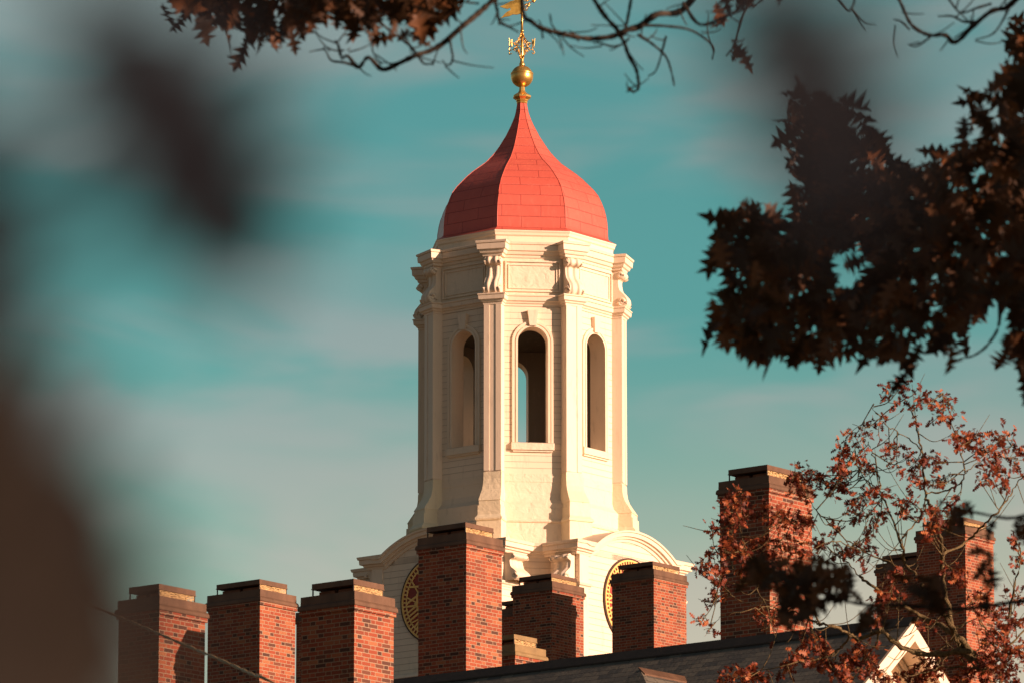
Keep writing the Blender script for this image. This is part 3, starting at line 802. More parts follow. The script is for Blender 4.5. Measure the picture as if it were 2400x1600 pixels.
# ------------------------------------------------------------------ chimneys
CHG = 'brick chimneys with copper caps on the hall roofs'
def chimney(xc, ytop, Y, wl, wr, zbase, label, cap='copper'):
    k = mpp(Y, ytop)
    wl_, wr_ = wl * k / math.cos(PHI), wr * k / -math.sin(PHI)
    top = at(xc, ytop, Y)
    root = empty('chimney', (top.x, top.y, zbase), PHI, label, 'chimney', CHG)
    Z = top.z - zbase
    I = 0.115
    lid, scn, c1, c2, crs = .092, .125, .145, .08, .070
    z = Z
    def bx(m, g_, z0, z1): m.box(-wl_ - g_, g_, -g_, wr_ + g_, z0, z1)
    s = MB()
    zs = Z - lid - scn - c1 - c2 - crs
    bx(s, 0, 0, zs)
    bx(s, .028, zs, zs + crs)
    s.build('brick_shaft', M['brick'], root)
    c = MB()
    z0 = zs + crs
    bx(c, .045, z0 + .001, z0 + .012)
    ring = lambda g_, zz: [(-wl_ - g_, -g_, zz), (g_, -g_, zz), (g_, wr_ + g_, zz), (-wl_ - g_, wr_ + g_, zz)]
    c.grid([ring(.048, z0 + .012), ring(.046, z0 + .055), ring(.034, z0 + c2), ring(.014, z0 + c2 + .012), ring(.012, z0 + c2 + c1), ring(-.05, z0 + c2 + c1 + .006)], True)
    c.poly(ring(-.05, z0 + c2 + c1 + .006))
    c.build('copper_cap', M[cap], root)
    zc = z0 + c2 + c1 + .006
    nfl = 2
    for j in range(nfl):                        # clay flue liners standing inside the screen
        f = MB()
        x0 = -wl_ + I + .06 + j * (wl_ - 2 * I - .06) / nfl
        f.box(x0, x0 + (wl_ - 2 * I - .06) / nfl - .08, I + .10, wr_ - I - .10, zc, zc + scn * .72)
        f.build('flue_liner', M['clay'], root)
    t = .018
    for px in (-wl_ + I, -I - t):
        for py in (I, wr_ - I - t):
            p = MB(); p.box(px, px + t, py, py + t, zc, Z - lid)
            p.build('corner_post', M['iron'], root)
    sn = MB(); e_ = I + .006
    q = lambda *a: sn.poly(list(a), [((a_[0] + a_[1]), a_[2]) for a_ in a])
    q((-e_, e_, zc), (-e_, wr_ - e_, zc), (-e_, wr_ - e_, Z - lid), (-e_, e_, Z - lid))
    sn.build('wire_screen', M['screen'], root)
    l = MB()
    rl = lambda g_, zz: [(-wl_ + I - g_, I - g_, zz), (-I + g_, I - g_, zz), (-I + g_, wr_ - I + g_, zz), (-wl_ + I - g_, wr_ - I + g_, zz)]
    l.grid([rl(0, Z - lid), rl(.012, Z - lid), rl(.012, Z - lid + .014), rl(.004, Z - lid + .016), rl(.004, Z)], True); l.poly(rl(.004, Z)); l.poly(rl(0, Z - lid)[::-1])
    l.build('cap_lid', M[cap], root)
    return root, wl_, wr_, Z

def roofz(p):                                   # height of the hall's roof under a world point
    r_ = Matrix.Rotation(-PHI, 3, 'Z') @ (Vector((p.x, p.y, 0)) - Vector((RP.x, RP.y, 0)))
    return max(ez, ZR - abs(r_.y) * TP)
chimney(374.5, 1362.5, 91.3, 100, 100.7, 9.5, 'brick chimney whose shaded side fades into the blurred brown leaf')
chimney(610, 1352.4, 109, 127, 79, 9.5, 'brick chimney crossed low down by the cable, between two nearer chimneys')
chimney(831, 1350.7, 90, 127, 90, 9.5, 'brick chimney close beside the shaded clock face, under its curled cornice bracket')
chimney(790, 1403, 148, 98, 80, 9.5, 'dark sliver of brick chimney showing behind the chimney beside the shaded clock face')
chimney(1093, 1219, 108, 113.5, 83, 9.5, 'big brick chimney in front of the belfry foot, overlapping the shaded clock face')
chimney(1207, 1481.6, 112, 92, 70.8, 9.5, 'lowest small chimney peeping over the slate ridge below the tower', 'bronze')
chimney(1294, 1339.7, 141, 92.4, 75, 9.5, 'brick chimney with a shadow across its sunlit side, between the two clock faces')
chimney(1246, 1398, 150, 86, 70, 9.5, 'dark sliver of chimney wedged between two chimneys below the tower')
chimney(1532, 1311, 139.0, 96.5, 79, 9.5, 'brick chimney overlapping the sunlit clock face, rising behind the roof ridge')
lo_, hi_ = 88.0, 99.0
for _ in range(50):
    Y7 = (lo_ + hi_) / 2; p7 = at(1802, 1543, Y7)
    if p7.z > roofz(p7): lo_ = Y7
    else: hi_ = Y7
ch7, wl7, wr7, Z7 = chimney(1801.5, 1083.4, Y7, 112.5, 106.5, 9.5, 'tall brick chimney with copper flashing rising through the slate roof, behind red leaves')
chimney(2261, 1208, 140, 108, 73.7, 9.5, 'far brick chimney with a sunlit side, behind branches and beyond the white gable')
chimney(2176, 1286, 146, 117, 70, 9.5, 'low dark chimney behind branches, overlapped by the taller one beyond the white gable')
# copper flashing where the tall chimney meets the slates
m = MB()
c7 = Vector(ch7.location); zr_c = roofz(c7) - 9.5
zr_l = zr_c
gz = .014
rB = zr_c + wr7 * TP
m.grid([[(-wl7 - gz, -gz, zr_c - .25), (gz, -gz, zr_c - .25), (gz, wr7 + gz, zr_c + wr7 * TP - .25)], [(-wl7 - gz, -gz, zr_c + .30), (gz, -gz, zr_c + .30), (gz, wr7 + gz, zr_c + .30 + wr7 * TP * .62)]])
m.grid([[(gz + .008, -gz - .008, zr_c - .2), (gz + .008, .16, zr_c - .1)], [(gz + .008, -gz - .008, zr_c + .62), (gz + .008, .16, zr_c + .66)]])
m.build('flashing', M['copper'], ch7)

# ------------------------------------------------------------------ trees
HALF_T = np.array([0, .06, .14, .20, .25, .36, .41, .47, .60, .63, .68, .80, .81, .88, 1.0])
HALF_W = np.array([.006, .012, .045, .20, .05, .33, .19, .06, .37, .24, .06, .25, .09, .07, 0.0])
MID_T = np.array([0, .06, .14, .18, .23, .30, .36, .44, .50, .55, .64, .70, .78, .86, 1.0])
def leaf_arrays(simple_=False):
    idx = np.arange(len(HALF_T))
    if simple_: idx = np.array([0, 2, 3, 4, 5, 7, 8, 10, 11, 14])
    n = len(idx)
    t, w_, mt = HALF_T[idx], HALF_W[idx], MID_T[idx]
    v = np.concatenate([np.stack([mt, np.zeros(n)], 1), np.stack([t, w_], 1), np.stack([t, -w_], 1)])
    f = []
    for i in range(n - 1):
        f.append((i, i + 1, n + i + 1, n + i)); f.append((i + 1, i, 2 * n + i, 2 * n + i + 1))
    return v, np.array(f)
def leaves_mesh(name, base, dirs, nrm, size, mat, parent, simple_=False, curl=0.25, fold=0.35):
    """base, dirs, nrm: (n,3); one leaf each"""
    v2, f = leaf_arrays(simple_)
    base = np.asarray(base, float); n = len(base)
    d_ = np.asarray(dirs, float); d_ /= np.linalg.norm(d_, axis=1, keepdims=True)
    nr = np.asarray(nrm, float); s_ = np.cross(d_, nr); s_ /= np.linalg.norm(s_, axis=1, keepdims=True) + 1e-9
    nr = np.cross(s_, d_)
    cu = (np.random.rand(n, 1) * 2 - .7) * curl; fo = np.random.rand(n, 1) * fold
    t, w_ = v2[:, 0][None], v2[:, 1][None]
    zz = -cu * t * t + fo * np.abs(w_) + 0.05 * np.sin(w_ * 9 + t * 7 + np.random.rand(n, 1) * 6)
    sz = np.asarray(size, float).reshape(n, 1, 1)
    co = base[:, None] + sz * (d_[:, None] * t[..., None] + s_[:, None] * (w_ * (0.8 + 0.4 * np.random.rand(n, 1)))[..., None] + nr[:, None] * zz[..., None])
    nv = v2.shape[0]
    faces = (f[None] + (np.arange(n) * nv)[:, None, None]).reshape(-1, 4)
    me = bpy.data.meshes.new(name)
    me.vertices.add(n * nv); me.vertices.foreach_set('co', co.reshape(-1))
    nf = len(faces)
    me.loops.add(nf * 4); me.loops.foreach_set('vertex_index', faces.reshape(-1).astype(np.int32))
    me.polygons.add(nf); me.polygons.foreach_set('loop_start', np.arange(0, nf * 4, 4, dtype=np.int32)); me.polygons.foreach_set('loop_total', np.full(nf, 4, dtype=np.int32))
    me.update(calc_edges=True); me.validate()
    me.materials.append(mat)
    o = bpy.data.objects.new(name, me); COL.objects.link(o); o.parent = parent
    return o
def loc_to(parent):
    return np.array(parent.location)
rnd = np.random.RandomState(11)

# ---- far russet oak in front of the right-hand chimneys
YA = 82.0
trA = at(2330, 1720, YA)
treeA = empty('oak_tree', (trA.x + .5, YA, 0), 0, 'sunlit russet oak with sparse leaves before the chimneys and white gable', 'tree')
A0 = Vector(treeA.location)
def c6(u, v): return (1600 + u * .4592, 880 + v * .4592)
def PA(u, v, dY=0.0): x, y = c6(u, v); return at(x, y, YA + dY) - A0
limbsA = [
    ([(1640, 1900), (1600, 1680), (1530, 1500), (1470, 1405), (1390, 1320), (1300, 1265), (1230, 1235), (1120, 1168), (1010, 1105), (930, 1045), (900, 1015)], .10, .022, 0),
    ([(1530, 1500), (1430, 1400), (1390, 1320), (1350, 1240), (1290, 1170), (1235, 1100), (1215, 1060)], .085, .03, -.6),
    ([(1390, 1320), (1340, 1100), (1325, 950), (1318, 860), (1310, 780), (1270, 680), (1240, 600), (1232, 480), (1220, 380), (1200, 290), (1180, 200), (1130, 120)], .06, .010, .4),
    ([(1190, 1010), (1140, 970), (1128, 900), (1110, 850), (1075, 740), (1030, 640), (1005, 540), (985, 440), (960, 380), (945, 340)], .038, .008, .2),
    ([(1110, 850), (1180, 755), (1225, 700), (1260, 640)], .02, .008, .3),
    ([(1325, 910), (1440, 850), (1500, 795), (1560, 740), (1620, 680), (1665, 615), (1700, 560), (1760, 500)], .032, .010, -.5),
    ([(1220, 380), (1150, 320), (1075, 275), (1030, 245), (1000, 210), (975, 180), (970, 140)], .014, .005, .1),
    ([(1240, 600), (1320, 590), (1400, 560), (1440, 490), (1420, 400), (1390, 300), (1370, 220), (1350, 150), (1330, 90)], .022, .006, -.2),
    ([(1440, 490), (1520, 440), (1600, 400), (1680, 360)], .014, .005, -.3),
    ([(1110, 980), (1010, 930), (900, 890), (800, 850), (720, 850)], .026, .008, -.5),
    ([(1030, 640), (960, 560), (900, 480), (880, 400), (870, 330)], .016, .006, .3),
    ([(960, 900), (870, 860), (790, 790), (730, 730), (690, 700), (640, 620), (600, 540), (570, 500)], .018, .006, -.3),
    ([(900, 1015), (850, 960), (800, 920), (740, 870), (700, 830)], .014, .006, .1),
    ([(1010, 1300), (920, 1340), (860, 1330), (800, 1290), (740, 1270), (690, 1260), (640, 1240)], .05, .02, -.8),
    ([(1470, 1405), (1300, 1420), (1150, 1400), (1010, 1300)], .07, .05, -.8),
    ([(640, 1240), (560, 1200), (430, 1180), (330, 1195), (230, 1220), (150, 1260)], .016, .005, -.6),
    ([(430, 1180), (380, 1090), (400, 1000), (330, 900), (300, 800), (290, 700), (300, 600)], .014, .004, -.4),
    ([(330, 900), (240, 940), (160, 960), (110, 980)], .009, .004, -.2),
    ([(700, 1260), (600, 1080), (520, 960), (500, 860), (480, 780), (470, 700)], .02, .005, .1),
    ([(430, 1180), (300, 1150), (220, 1090), (170, 1030)], .009, .004, .1),
    ([(860, 1330), (790, 1400), (720, 1440), (600, 1460), (480, 1490), (350, 1510)], .026, .008, -.4),
    ([(1010, 1300), (960, 1420), (900, 1490), (820, 1520)], .024, .008, .0),
    ([(1600, 1680), (1640, 1450), (1660, 1250), (1690, 1100), (1720, 950), (1700, 830)], .05, .010, .6),
    ([(1640, 1450), (1560, 1330), (1500, 1220), (1460, 1120), (1420, 1030)], .026, .008, .3),
    ([(1640, 1400), (1740, 1300), (1800, 1200)], .03, .01, .2),
    ([(1530, 1500), (1350, 1480), (1250, 1510), (1150, 1530)], .026, .008, -.9),
    ([(1120, 1168), (1060, 1100), (1040, 1040)], .014, .006, -.3),
]
lm = MB(); nodesA = []
for pts, r0, r1, dY in limbsA:
    pth = smoothpath([PA(u, v, dY + 0.35 * math.sin(i * 1.3)) for i, (u, v) in enumerate(pts)], 5)
    pth = [p + Vector(rnd.normal(0, .010, 3)) for p in pth]
    n = len(pth)
    lm.tube(pth, [(.66 * (r0 + (r1 - r0) * (i / (n - 1)) ** .8)) * (1 + .14 * rnd.randn()) for i in range(n)], 7)
    nodesA += pth
m = MB()
m.tube(smoothpath([(0.4, 0, 0), (.35, 0, 4), (.2, 0, 8), PA(1640, 1900, 0)], 6), [.30 - .011 * i for i in range(19)], 12)
m.build('trunk', M['bark'], treeA)
nodesA = np.array([tuple(p) for p in nodesA])
clA = [(1110, 60, 90, 60, 26), (1190, 120, 55, 75, 24), (1350, 110, 55, 50, 16), (1390, 180, 40, 50, 14), (1300, 220, 50, 50, 16), (1400, 280, 60, 50, 22), (1460, 340, 90, 45, 26), (1560, 370, 110, 55, 34), (1660, 330, 90, 50, 26), (1710, 420, 60, 70, 26), (1600, 470, 80, 55, 22), (1520, 540, 60, 45, 16), (1000, 275, 38, 45, 14), (880, 310, 65, 45, 20), (870, 390, 80, 55, 30), (920, 440, 55, 55, 20), (810, 470, 60, 55, 24), (820, 540, 65, 55, 24), (760, 570, 55, 40, 16), (640, 500, 85, 50, 28), (560, 520, 50, 65, 22), (620, 580, 65, 40, 18), (690, 540, 45, 45, 14), (1080, 370, 55, 50, 16), (1100, 440, 50, 45, 16), (1210, 420, 55, 45, 18), (1290, 450, 65, 50, 20), (1340, 520, 50, 50, 18), (1200, 520, 50, 40, 14), (1270, 560, 40, 35, 10), (1120, 630, 55, 50, 20), (1140, 690, 50, 35, 12), (960, 600, 65, 45, 20), (870, 630, 55, 45, 18), (900, 710, 65, 55, 22), (960, 760, 55, 45, 16), (310, 600, 55, 40, 18), (230, 650, 70, 45, 24), (300, 700, 85, 55, 30), (400, 690, 75, 45, 22), (500, 740, 65, 55, 26), (580, 770, 85, 55, 30), (640, 730, 45, 55, 16), (240, 800, 70, 65, 30), (300, 880, 85, 55, 32), (200, 900, 45, 55, 18), (120, 960, 65, 50, 24), (165, 1060, 55, 70, 24), (200, 1010, 45, 45, 14), (120, 1150, 35, 35, 8), (90, 1265, 35, 28, 8), (130, 1300, 26, 18, 4), (380, 850, 75, 45, 24), (330, 960, 75, 55, 26), (460, 880, 75, 55, 26), (560, 850, 75, 55, 26), (630, 900, 50, 55, 18), (690, 860, 40, 50, 14), (820, 900, 65, 60, 24), (870, 870, 55, 40, 14), (910, 930, 50, 35, 12), (1250, 690, 55, 45, 18), (1290, 740, 55, 40, 16), (1350, 700, 55, 55, 20), (1390, 620, 55, 38, 14), (1250, 790, 45, 35, 12), (1390, 990, 55, 45, 20), (1420, 1050, 55, 45, 20), (1080, 1050, 75, 55, 26), (1060, 1110, 55, 40, 16), (960, 1170, 45, 40, 12), (1480, 1150, 55, 55, 20), (1560, 1200, 55, 80, 28), (1600, 1300, 80, 95, 44), (1660, 1400, 100, 90, 50), (1560, 1450, 100, 80, 44), (1490, 1500, 80, 60, 32), (1690, 830, 45, 40, 12), (1710, 920, 40, 50, 12), (1700, 1150, 50, 60, 20), (1690, 1250, 60, 60, 26), (450, 1200, 50, 40, 16), (480, 1255, 50, 50, 18), (420, 1265, 28, 28, 6), (650, 1390, 75, 55, 26), (720, 1430, 75, 55, 26), (760, 1480, 75, 45, 24), (860, 1420, 65, 45, 22), (940, 1400, 75, 55, 26), (960, 1500, 75, 45, 24), (850, 1520, 75, 40, 24), (600, 1440, 55, 40, 16), (520, 1490, 55, 38, 16), (280, 1510, 85, 38, 24), (350, 1535, 75, 35, 22), (220, 1545, 55, 28, 12), (1180, 1500, 65, 50, 22), (1290, 1480, 55, 55, 20), (1250, 1545, 75, 38, 22), (1090, 1535, 55, 28, 12), (1420, 1545, 55, 38, 18), (1670, 1510, 100, 55, 40), (1000, 1230, 50, 40, 12), (1260, 1280, 40, 40, 8), (150, 790, 30, 30, 7), (760, 800, 45, 50, 12), (1640, 560, 40, 50, 10), (1010, 700, 35, 60, 12)]
b_, d_, n_, s_ = [], [], [], []
tw = MB()
for (u, v, ru, rv, cnt) in clA:
    dY = rnd.uniform(-1.2, 1.2)
    c = PA(u, v, dY)
    near = nodesA[np.argmin(np.sum((nodesA - np.array(c)) ** 2, 1))]
    near = Vector(near)
    mid = (near + c) / 2 + Vector(rnd.normal(0, .06, 3)) + Vector((0, 0, -.05))
    main = smoothpath([near, mid, c], 4)
    tw.tube(main, [.010 - .0007 * i for i in range(len(main))], 5, False)
    ends = []
    for j in range(max(4, cnt // 3)):
        e_ = PA(u + rnd.normal(0, .6) * ru, v + rnd.normal(0, .6) * rv, dY + rnd.normal(0, .3))
        st = main[rnd.randint(len(main) // 2, len(main))]
        tw.tube(smoothpath([st, (st + e_) / 2 + Vector(rnd.normal(0, .03, 3)), e_], 3), [.006, .0055, .005, .0045, .004, .0035, .003], 4, False)
        ends.append((st, e_))
    for j in range(int(cnt * (3.2 if v > 1370 else 2.1))):
        st, e_ = ends[rnd.randint(len(ends))]
        tt = rnd.uniform(.5, 1.05)
        p = st.lerp(e_, tt) + Vector(rnd.normal(0, .035, 3))
        out = (e_ - st).normalized() if (e_ - st).length > 1e-6 else Vector((0, 0, 1))
        dd = out * .8 + Vector(rnd.normal(0, .6, 3)) + Vector((0, 0, -.25))
        b_.append(tuple(p)); d_.append(tuple(dd)); n_.append(tuple(rnd.normal(0, 1, 3) + np.array((.5, -.8, .2)))); s_.append(rnd.uniform(.065, .14))
for i in range(130):                            # bare curved twigs
    k = rnd.randint(len(nodesA)); p = Vector(nodesA[k]); ln = rnd.uniform(.25, .8)
    dv = Vector(rnd.normal(0, 1, 3)); dv.y *= .4; dv.normalize()
    tw.tube(smoothpath([p, p + dv * ln * .5 + Vector((0, 0, -.06)), p + dv * ln + Vector((0, 0, .08))], 4), [.008, .0075, .007, .006, .0055, .005, .0045, .004, .003], 4, False)
lim = lm.build('limbs', M['bark'], treeA)
tw.build('twigs', M['bark'], lim)
leaves_mesh('foliage', b_, d_, n_, s_, M['leafred'], treeA, True, .5, .5)

# ---- shaded oak whose branches hang into the upper part of the view
YB = 28.0
treeB = empty('oak_tree', (7.4, 27.0, 0), 0, 'oak with dense dark brown leaves and bare twigs hanging across the sky', 'tree')
B0 = Vector(treeB.location)
def PB(x, y, Y=YB): return at(x, y, Y) - B0
m = MB()
m.tube(smoothpath([(0, 0, 0), (.05, 0, 3), (-.05, .1, 7), (.1, .1, 11), (0, .2, 15)], 5), [.34 - .012 * i for i in range(21)], 12)
m.build('trunk', M['barkdark'], treeB)
def c8(u, v): return (360 + u * .38265, v * .38265)
def c4(u, v): return (960 + u * .35714, v * .35714)
def c7_(u, v): return (1600 + u * .5739, v * .5739)
limbsB = [
    ([PB(2900, -700, 27), PB(2500, -420), PB(2000, -260), PB(1500, -190), PB(1150, -60), PB(*c8(2090, 0))], .09, .016),
    ([PB(*c8(p, q)) for p, q in ((2090, 0), (1990, 85), (1880, 180), (1740, 280), (1600, 350), (1500, 385), (1400, 407), (1320, 395), (1250, 380), (1190, 352), (1150, 325), (1130, 270), (1112, 235))], .016, .006),
    ([PB(*c8(p, q)) for p, q in ((1250, 385), (1170, 383), (1090, 360), (1060, 325), (1040, 285))], .007, .004),
    ([PB(*c8(p, q)) for p, q in ((1170, 330), (1110, 325), (1060, 300))], .005, .003),
    ([PB(*c8(p, q)) for p, q in ((1190, 330), (1205, 310))], .004, .003),
    ([PB(*c8(p, q)) for p, q in ((1610, 345), (1560, 290), (1500, 240), (1420, 180), (1380, 130))], .009, .005),
    ([PB(*c8(p, q)) for p, q in ((1620, 335), (1650, 375), (1700, 410), (1715, 380))], .006, .004),
    ([PB(*c8(p, q)) for p, q in ((1810, 235), (1825, 290), (1832, 350), (1818, 400), (1790, 408), (1770, 388))], .006, .004),
    ([PB(*c8(p, q)) for p, q in ((1395, 390), (1350, 320), (1330, 260))], .005, .003),
    ([PB(*c8(p, q)) for p, q in ((1990, 10), (1900, 12))], .006, .004),
    ([PB(1180, -70), PB(*c4(565, 0)), PB(*c4(575, 60)), PB(*c4(592, 140)), PB(*c4(650, 175)), PB(*c4(715, 222))], .010, .005),
    ([PB(*c4(590, 130)), PB(*c4(586, 180))], .006, .004),
    ([PB(1250, -80), PB(1224, -10), PB(*c4(752, 110)), PB(*c4(800, 160)), PB(*c4(860, 205)), PB(*c4(1000, 245)), PB(*c4(1150, 266)), PB(*c4(1240, 258)), PB(*c4(1340, 240)), PB(*c4(1430, 205)), PB(*c4(1512, 160)), PB(1540, 40), PB(1600, 10), PB(1660, -60), PB(1760, -230)], .010, .018),
    ([PB(*c4(p, q)) for p, q in ((1160, -80), (1200, 0), (1250, 70), (1300, 130), (1360, 195), (1400, 235), (1415, 300), (1440, 370), (1485, 460), (1502, 540), (1500, 575), (1470, 600), (1440, 605))], .014, .006),
    ([PB(*c4(p, q)) for p, q in ((1455, 0), (1440, 80), (1418, 190), (1405, 250))], .008, .007),
    ([PB(*c4(p, q)) for p, q in ((1470, 600), (1440, 580), (1428, 590))], .005, .003),
    ([PB(*c4(p, q)) for p, q in ((920, 120), (935, 170), (985, 225), (1020, 245))], .004, .006),
    ([PB(*c4(p, q)) for p, q in ((1035, 195), (1070, 230), (1110, 258))], .003, .005),
    ([PB(*c4(p, q)) for p, q in ((845, 130), (860, 175), (875, 205))], .003, .005),
    ([PB(*c4(p, q)) for p, q in ((1210, 270), (1250, 300), (1330, 310), (1400, 285), (1440, 240))], .005, .006),
    ([PB(1495, 85), PB(1530, 100), PB(1560, 130), PB(1572, 175), PB(1580, 200)], .008, .004),
    ([PB(1500, 60), PB(1560, 62), PB(1620, 70), PB(1670, 95), PB(1668, 140)], .008, .004),
    ([PB(1560, 95), PB(1540, 160), PB(1520, 170)], .006, .003),
    ([PB(1600, 10), PB(1640, 50), PB(1700, 40), PB(1760, 20)], .009, .006),
    ([PB(1790, -60), PB(1740, 40), PB(1720, 100), PB(1700, 130)], .008, .004),
    ([PB(*c7_(p, q)) for p, q in ((1500, -60), (1380, 5), (1320, 30), (1260, 55), (1190, 108), (1120, 153), (1070, 158), (1010, 150), (960, 125), (925, 95), (890, 40), (868, -10), (840, -80))], .014, .007),
    ([PB(*c7_(p, q)) for p, q in ((1195, 95), (1150, 85), (1100, 72), (1050, 50))], .008, .004),
    ([PB(*c7_(p, q)) for p, q in ((1260, 10), (1200, 35), (1140, 38), (1090, 20), (1070, -20))], .007, .004),
    ([PB(*c7_(p, q)) for p, q in ((1010, 155), (960, 175), (925, 165))], .006, .003),
    ([PB(*c7_(p, q)) for p, q in ((930, 105), (890, 110), (858, 98))], .006, .003),
    ([PB(*c7_(p, q)) for p, q in ((1340, 25), (1290, 110), (1250, 150), (1195, 168))], .006, .003),
    ([PB(*c7_(p, q)) for p, q in ((620, -40), (650, 20), (680, 50), (700, 20), (700, -30))], .006, .005),
    # limbs that carry the big dark spray
    ([PB(2900, 260, 27), PB(2600, 420), PB(2400, 480), PB(2200, 520), PB(2000, 540), PB(1850, 560), PB(1720, 580)], .08, .012),
    ([PB(2300, 500), PB(2150, 420), PB(2000, 330), PB(1900, 240), PB(1860, 190)], .026, .008),
    ([PB(2250, 520), PB(2180, 640), PB(2140, 760), PB(2110, 840)], .022, .006),
    ([PB(2420, 470), PB(2370, 330), PB(2390, 180), PB(2420, 60)], .03, .012),
    ([PB(2000, 540), PB(1900, 640), PB(1800, 730), PB(1740, 790)], .02, .006),
    ([PB(*c7_(p, q)) for p, q in ((1250, 1100), (1290, 1220), (1290, 1330), (1250, 1400), (1190, 1450), (1135, 1455))], .011, .004),
    # lower branch, nearer
    ([PB(2900, 1300, 26), PB(2600, 1390, 25.5), PB(2400, 1405, 25), PB(2250, 1418, 25), PB(2120, 1420, 25), PB(2010, 1415, 25), PB(1900, 1380, 25), PB(1800, 1330, 25)], .012, .005),
    ([PB(2560, 1330, 25.5), PB(2440, 1220, 25), PB(2360, 1215, 25), PB(2250, 1190, 25)], .010, .005),
]
lm = MB(); nodesB = []
for pts, r0, r1 in limbsB:
    pth = smoothpath([p + Vector((0, rnd.normal(0, .05), 0)) for p in pts], 5); n = len(pth)
    lm.tube(pth, [(r0 + (r1 - r0) * i / (n - 1)) * (1 + .12 * rnd.randn()) for i in range(n)], 7)
    nodesB += pth
for pts, r0, r1 in limbsB[1:33]:
    pth = smoothpath(pts, 5)
    for j in range(len(pth) // 14 + 1):
        k_ = rnd.randint(len(pth)); p = Vector(pth[k_]); ln = rnd.uniform(.06, .22)
        dv = Vector((rnd.normal(0, 1), rnd.normal(0, .4), rnd.normal(.1, .8))).normalized()
        up = Vector((rnd.normal(0, .4), 0, rnd.uniform(-.2, .9)))
        lm.tube(smoothpath([p, p + dv * ln * .5, p + dv * ln * .9 + up * ln * .3], 3), [.0042, .004, .0037, .0034, .003, .0027, .0024], 5, False)
lm.tube(smoothpath([(0, 0, 7), PB(2900, 1300, 26)], 5), [.10 - .01 * i for i in range(6)], 8)
lm.tube(smoothpath([(0, .1, 9.5), PB(2900, 260, 27)], 5), [.14 - .01 * i for i in range(6)], 8)
lm.tube(smoothpath([(0, .1, 11.5), PB(2900, -700, 27)], 5), [.14 - .01 * i for i in range(6)], 8)
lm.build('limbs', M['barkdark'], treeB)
def inside(poly, x, y):
    r_ = False; j = len(poly) - 1
    for i in range(len(poly)):
        (xi, yi), (xj, yj) = poly[i], poly[j]
        if (yi > y) != (yj > y) and x < (xj - xi) * (y - yi) / (yj - yi) + xi: r_ = not r_
        j = i
    return r_
massB = [c7_(*p) for p in ((385, 440), (470, 325), (540, 350), (610, 350), (690, 420), (750, 470), (850, 610), (920, 680), (980, 650), (1060, 600), (1130, 570), (1120, 430), (1180, 370), (1270, 380), (1275, 280), (1320, 180), (1420, 60), (1600, 60), (1600, 1420), (1400, 1300), (1330, 1270), (1290, 1200), (1220, 1260), (1200, 1340), (1100, 1410), (1000, 1440), (940, 1520), (850, 1500), (770, 1430), (690, 1440), (640, 1480), (590, 1440), (500, 1475), (410, 1465), (320, 1440), (240, 1470), (170, 1390), (110, 1400), (85, 1290), (125, 1150), (100, 1020), (95, 910), (170, 840), (300, 810), (400, 880), (440, 890), (400, 760), (430, 600))]
holesB = [[c7_(*p) for p in h] for h in (((180, 640), (400, 600), (425, 780), (450, 880), (415, 900), (330, 800), (200, 800)), ((630, 1000), (720, 990), (745, 1110), (700, 1200), (630, 1120)), ((970, 1190), (1010, 1200), (1010, 1340), (975, 1300)), ((1110, 540), (1190, 480), (1200, 580)), ((1240, 420), (1330, 440), (1300, 600), (1250, 560)))]
topB = [(375, -160), (378, 10), (420, 50), (480, 70), (540, 62), (590, 118), (640, 112), (700, 88), (760, 56), (800, 48), (835, 105), (885, 90), (905, 52), (950, 80), (1000, 82), (1040, 60), (1095, 10), (1110, -160)]
top2 = [(1660, -150), (1675, 25), (1715, 40), (1770, 30), (1820, 50), (1840, -20), (1850, -150)]
lowB = [(1735, 1320), (1790, 1270), (1830, 1300), (1900, 1290), (1940, 1315), (1985, 1310), (2020, 1330), (2000, 1400), (1950, 1420), (1930, 1450), (1890, 1460), (1850, 1480), (1800, 1450), (1790, 1390), (1745, 1370)]
rightB = [(2352, 770), (2420, 730), (2440, 930), (2380, 880), (2350, 830)]
smalls = [([(2205, 1175), (2260, 1160), (2275, 1200), (2230, 1215)], 8, 25), ([(2330, 1215), (2420, 1190), (2420, 1230), (2345, 1235)], 7, 25), ([(2285, 1300), (2325, 1275), (2320, 1390), (2290, 1385)], 8, 25), ([(2000, 1430), (2070, 1405), (2060, 1440), (2010, 1455)], 6, 25), ([(2120, 1330), (2210, 1330), (2200, 1450), (2150, 1450)], 22, 25), ([(1700, 100), (1745, 90), (1730, 120), (1705, 130)], 4, 28)]
b_, d_, n_, s_ = [], [], [], []
def fill(poly, cnt, Y, dYs, smin, smax, holes=(), down=.75, edge=.35):
    xs = [p[0] for p in poly]; ys_ = [p[1] for p in poly]; got = 0; tries = 0
    k = mpp(Y)
    while got < cnt and tries < cnt * 60:
        tries += 1
        x, y = rnd.uniform(min(xs), max(xs)), rnd.uniform(min(ys_), max(ys_))
        if not inside(poly, x, y): continue
        size = rnd.uniform(smin, smax)
        an = rnd.normal(0, .8)                 # 0 = straight down
        dx_, dy_ = math.sin(an), math.cos(an) * down
        tx, ty_ = x + dx_ * size / k * .9, y + dy_ * size / k * .9
        if not inside(poly, tx, ty_) and rnd.rand() > edge: continue
        mx, my = (x + tx) / 2, (y + ty_) / 2
        if any(inside(h, mx, my) or inside(h, x, y) for h in holes) and rnd.rand() > .06: continue
        got += 1
        p = PB(x, y, Y + rnd.uniform(-dYs, dYs))
        b_.append(tuple(p)); d_.append((dx_, rnd.normal(0, .35), -dy_)); n_.append((rnd.normal(0, .7), -1, rnd.normal(0, .7))); s_.append(size)
fill(massB, 1150, 28, 2.6, .13, .21, holesB, edge=.1)
fill(topB, 420, 28, 1.0, .12, .19, edge=.15)
fill(top2, 34, 28, .6, .10, .16)
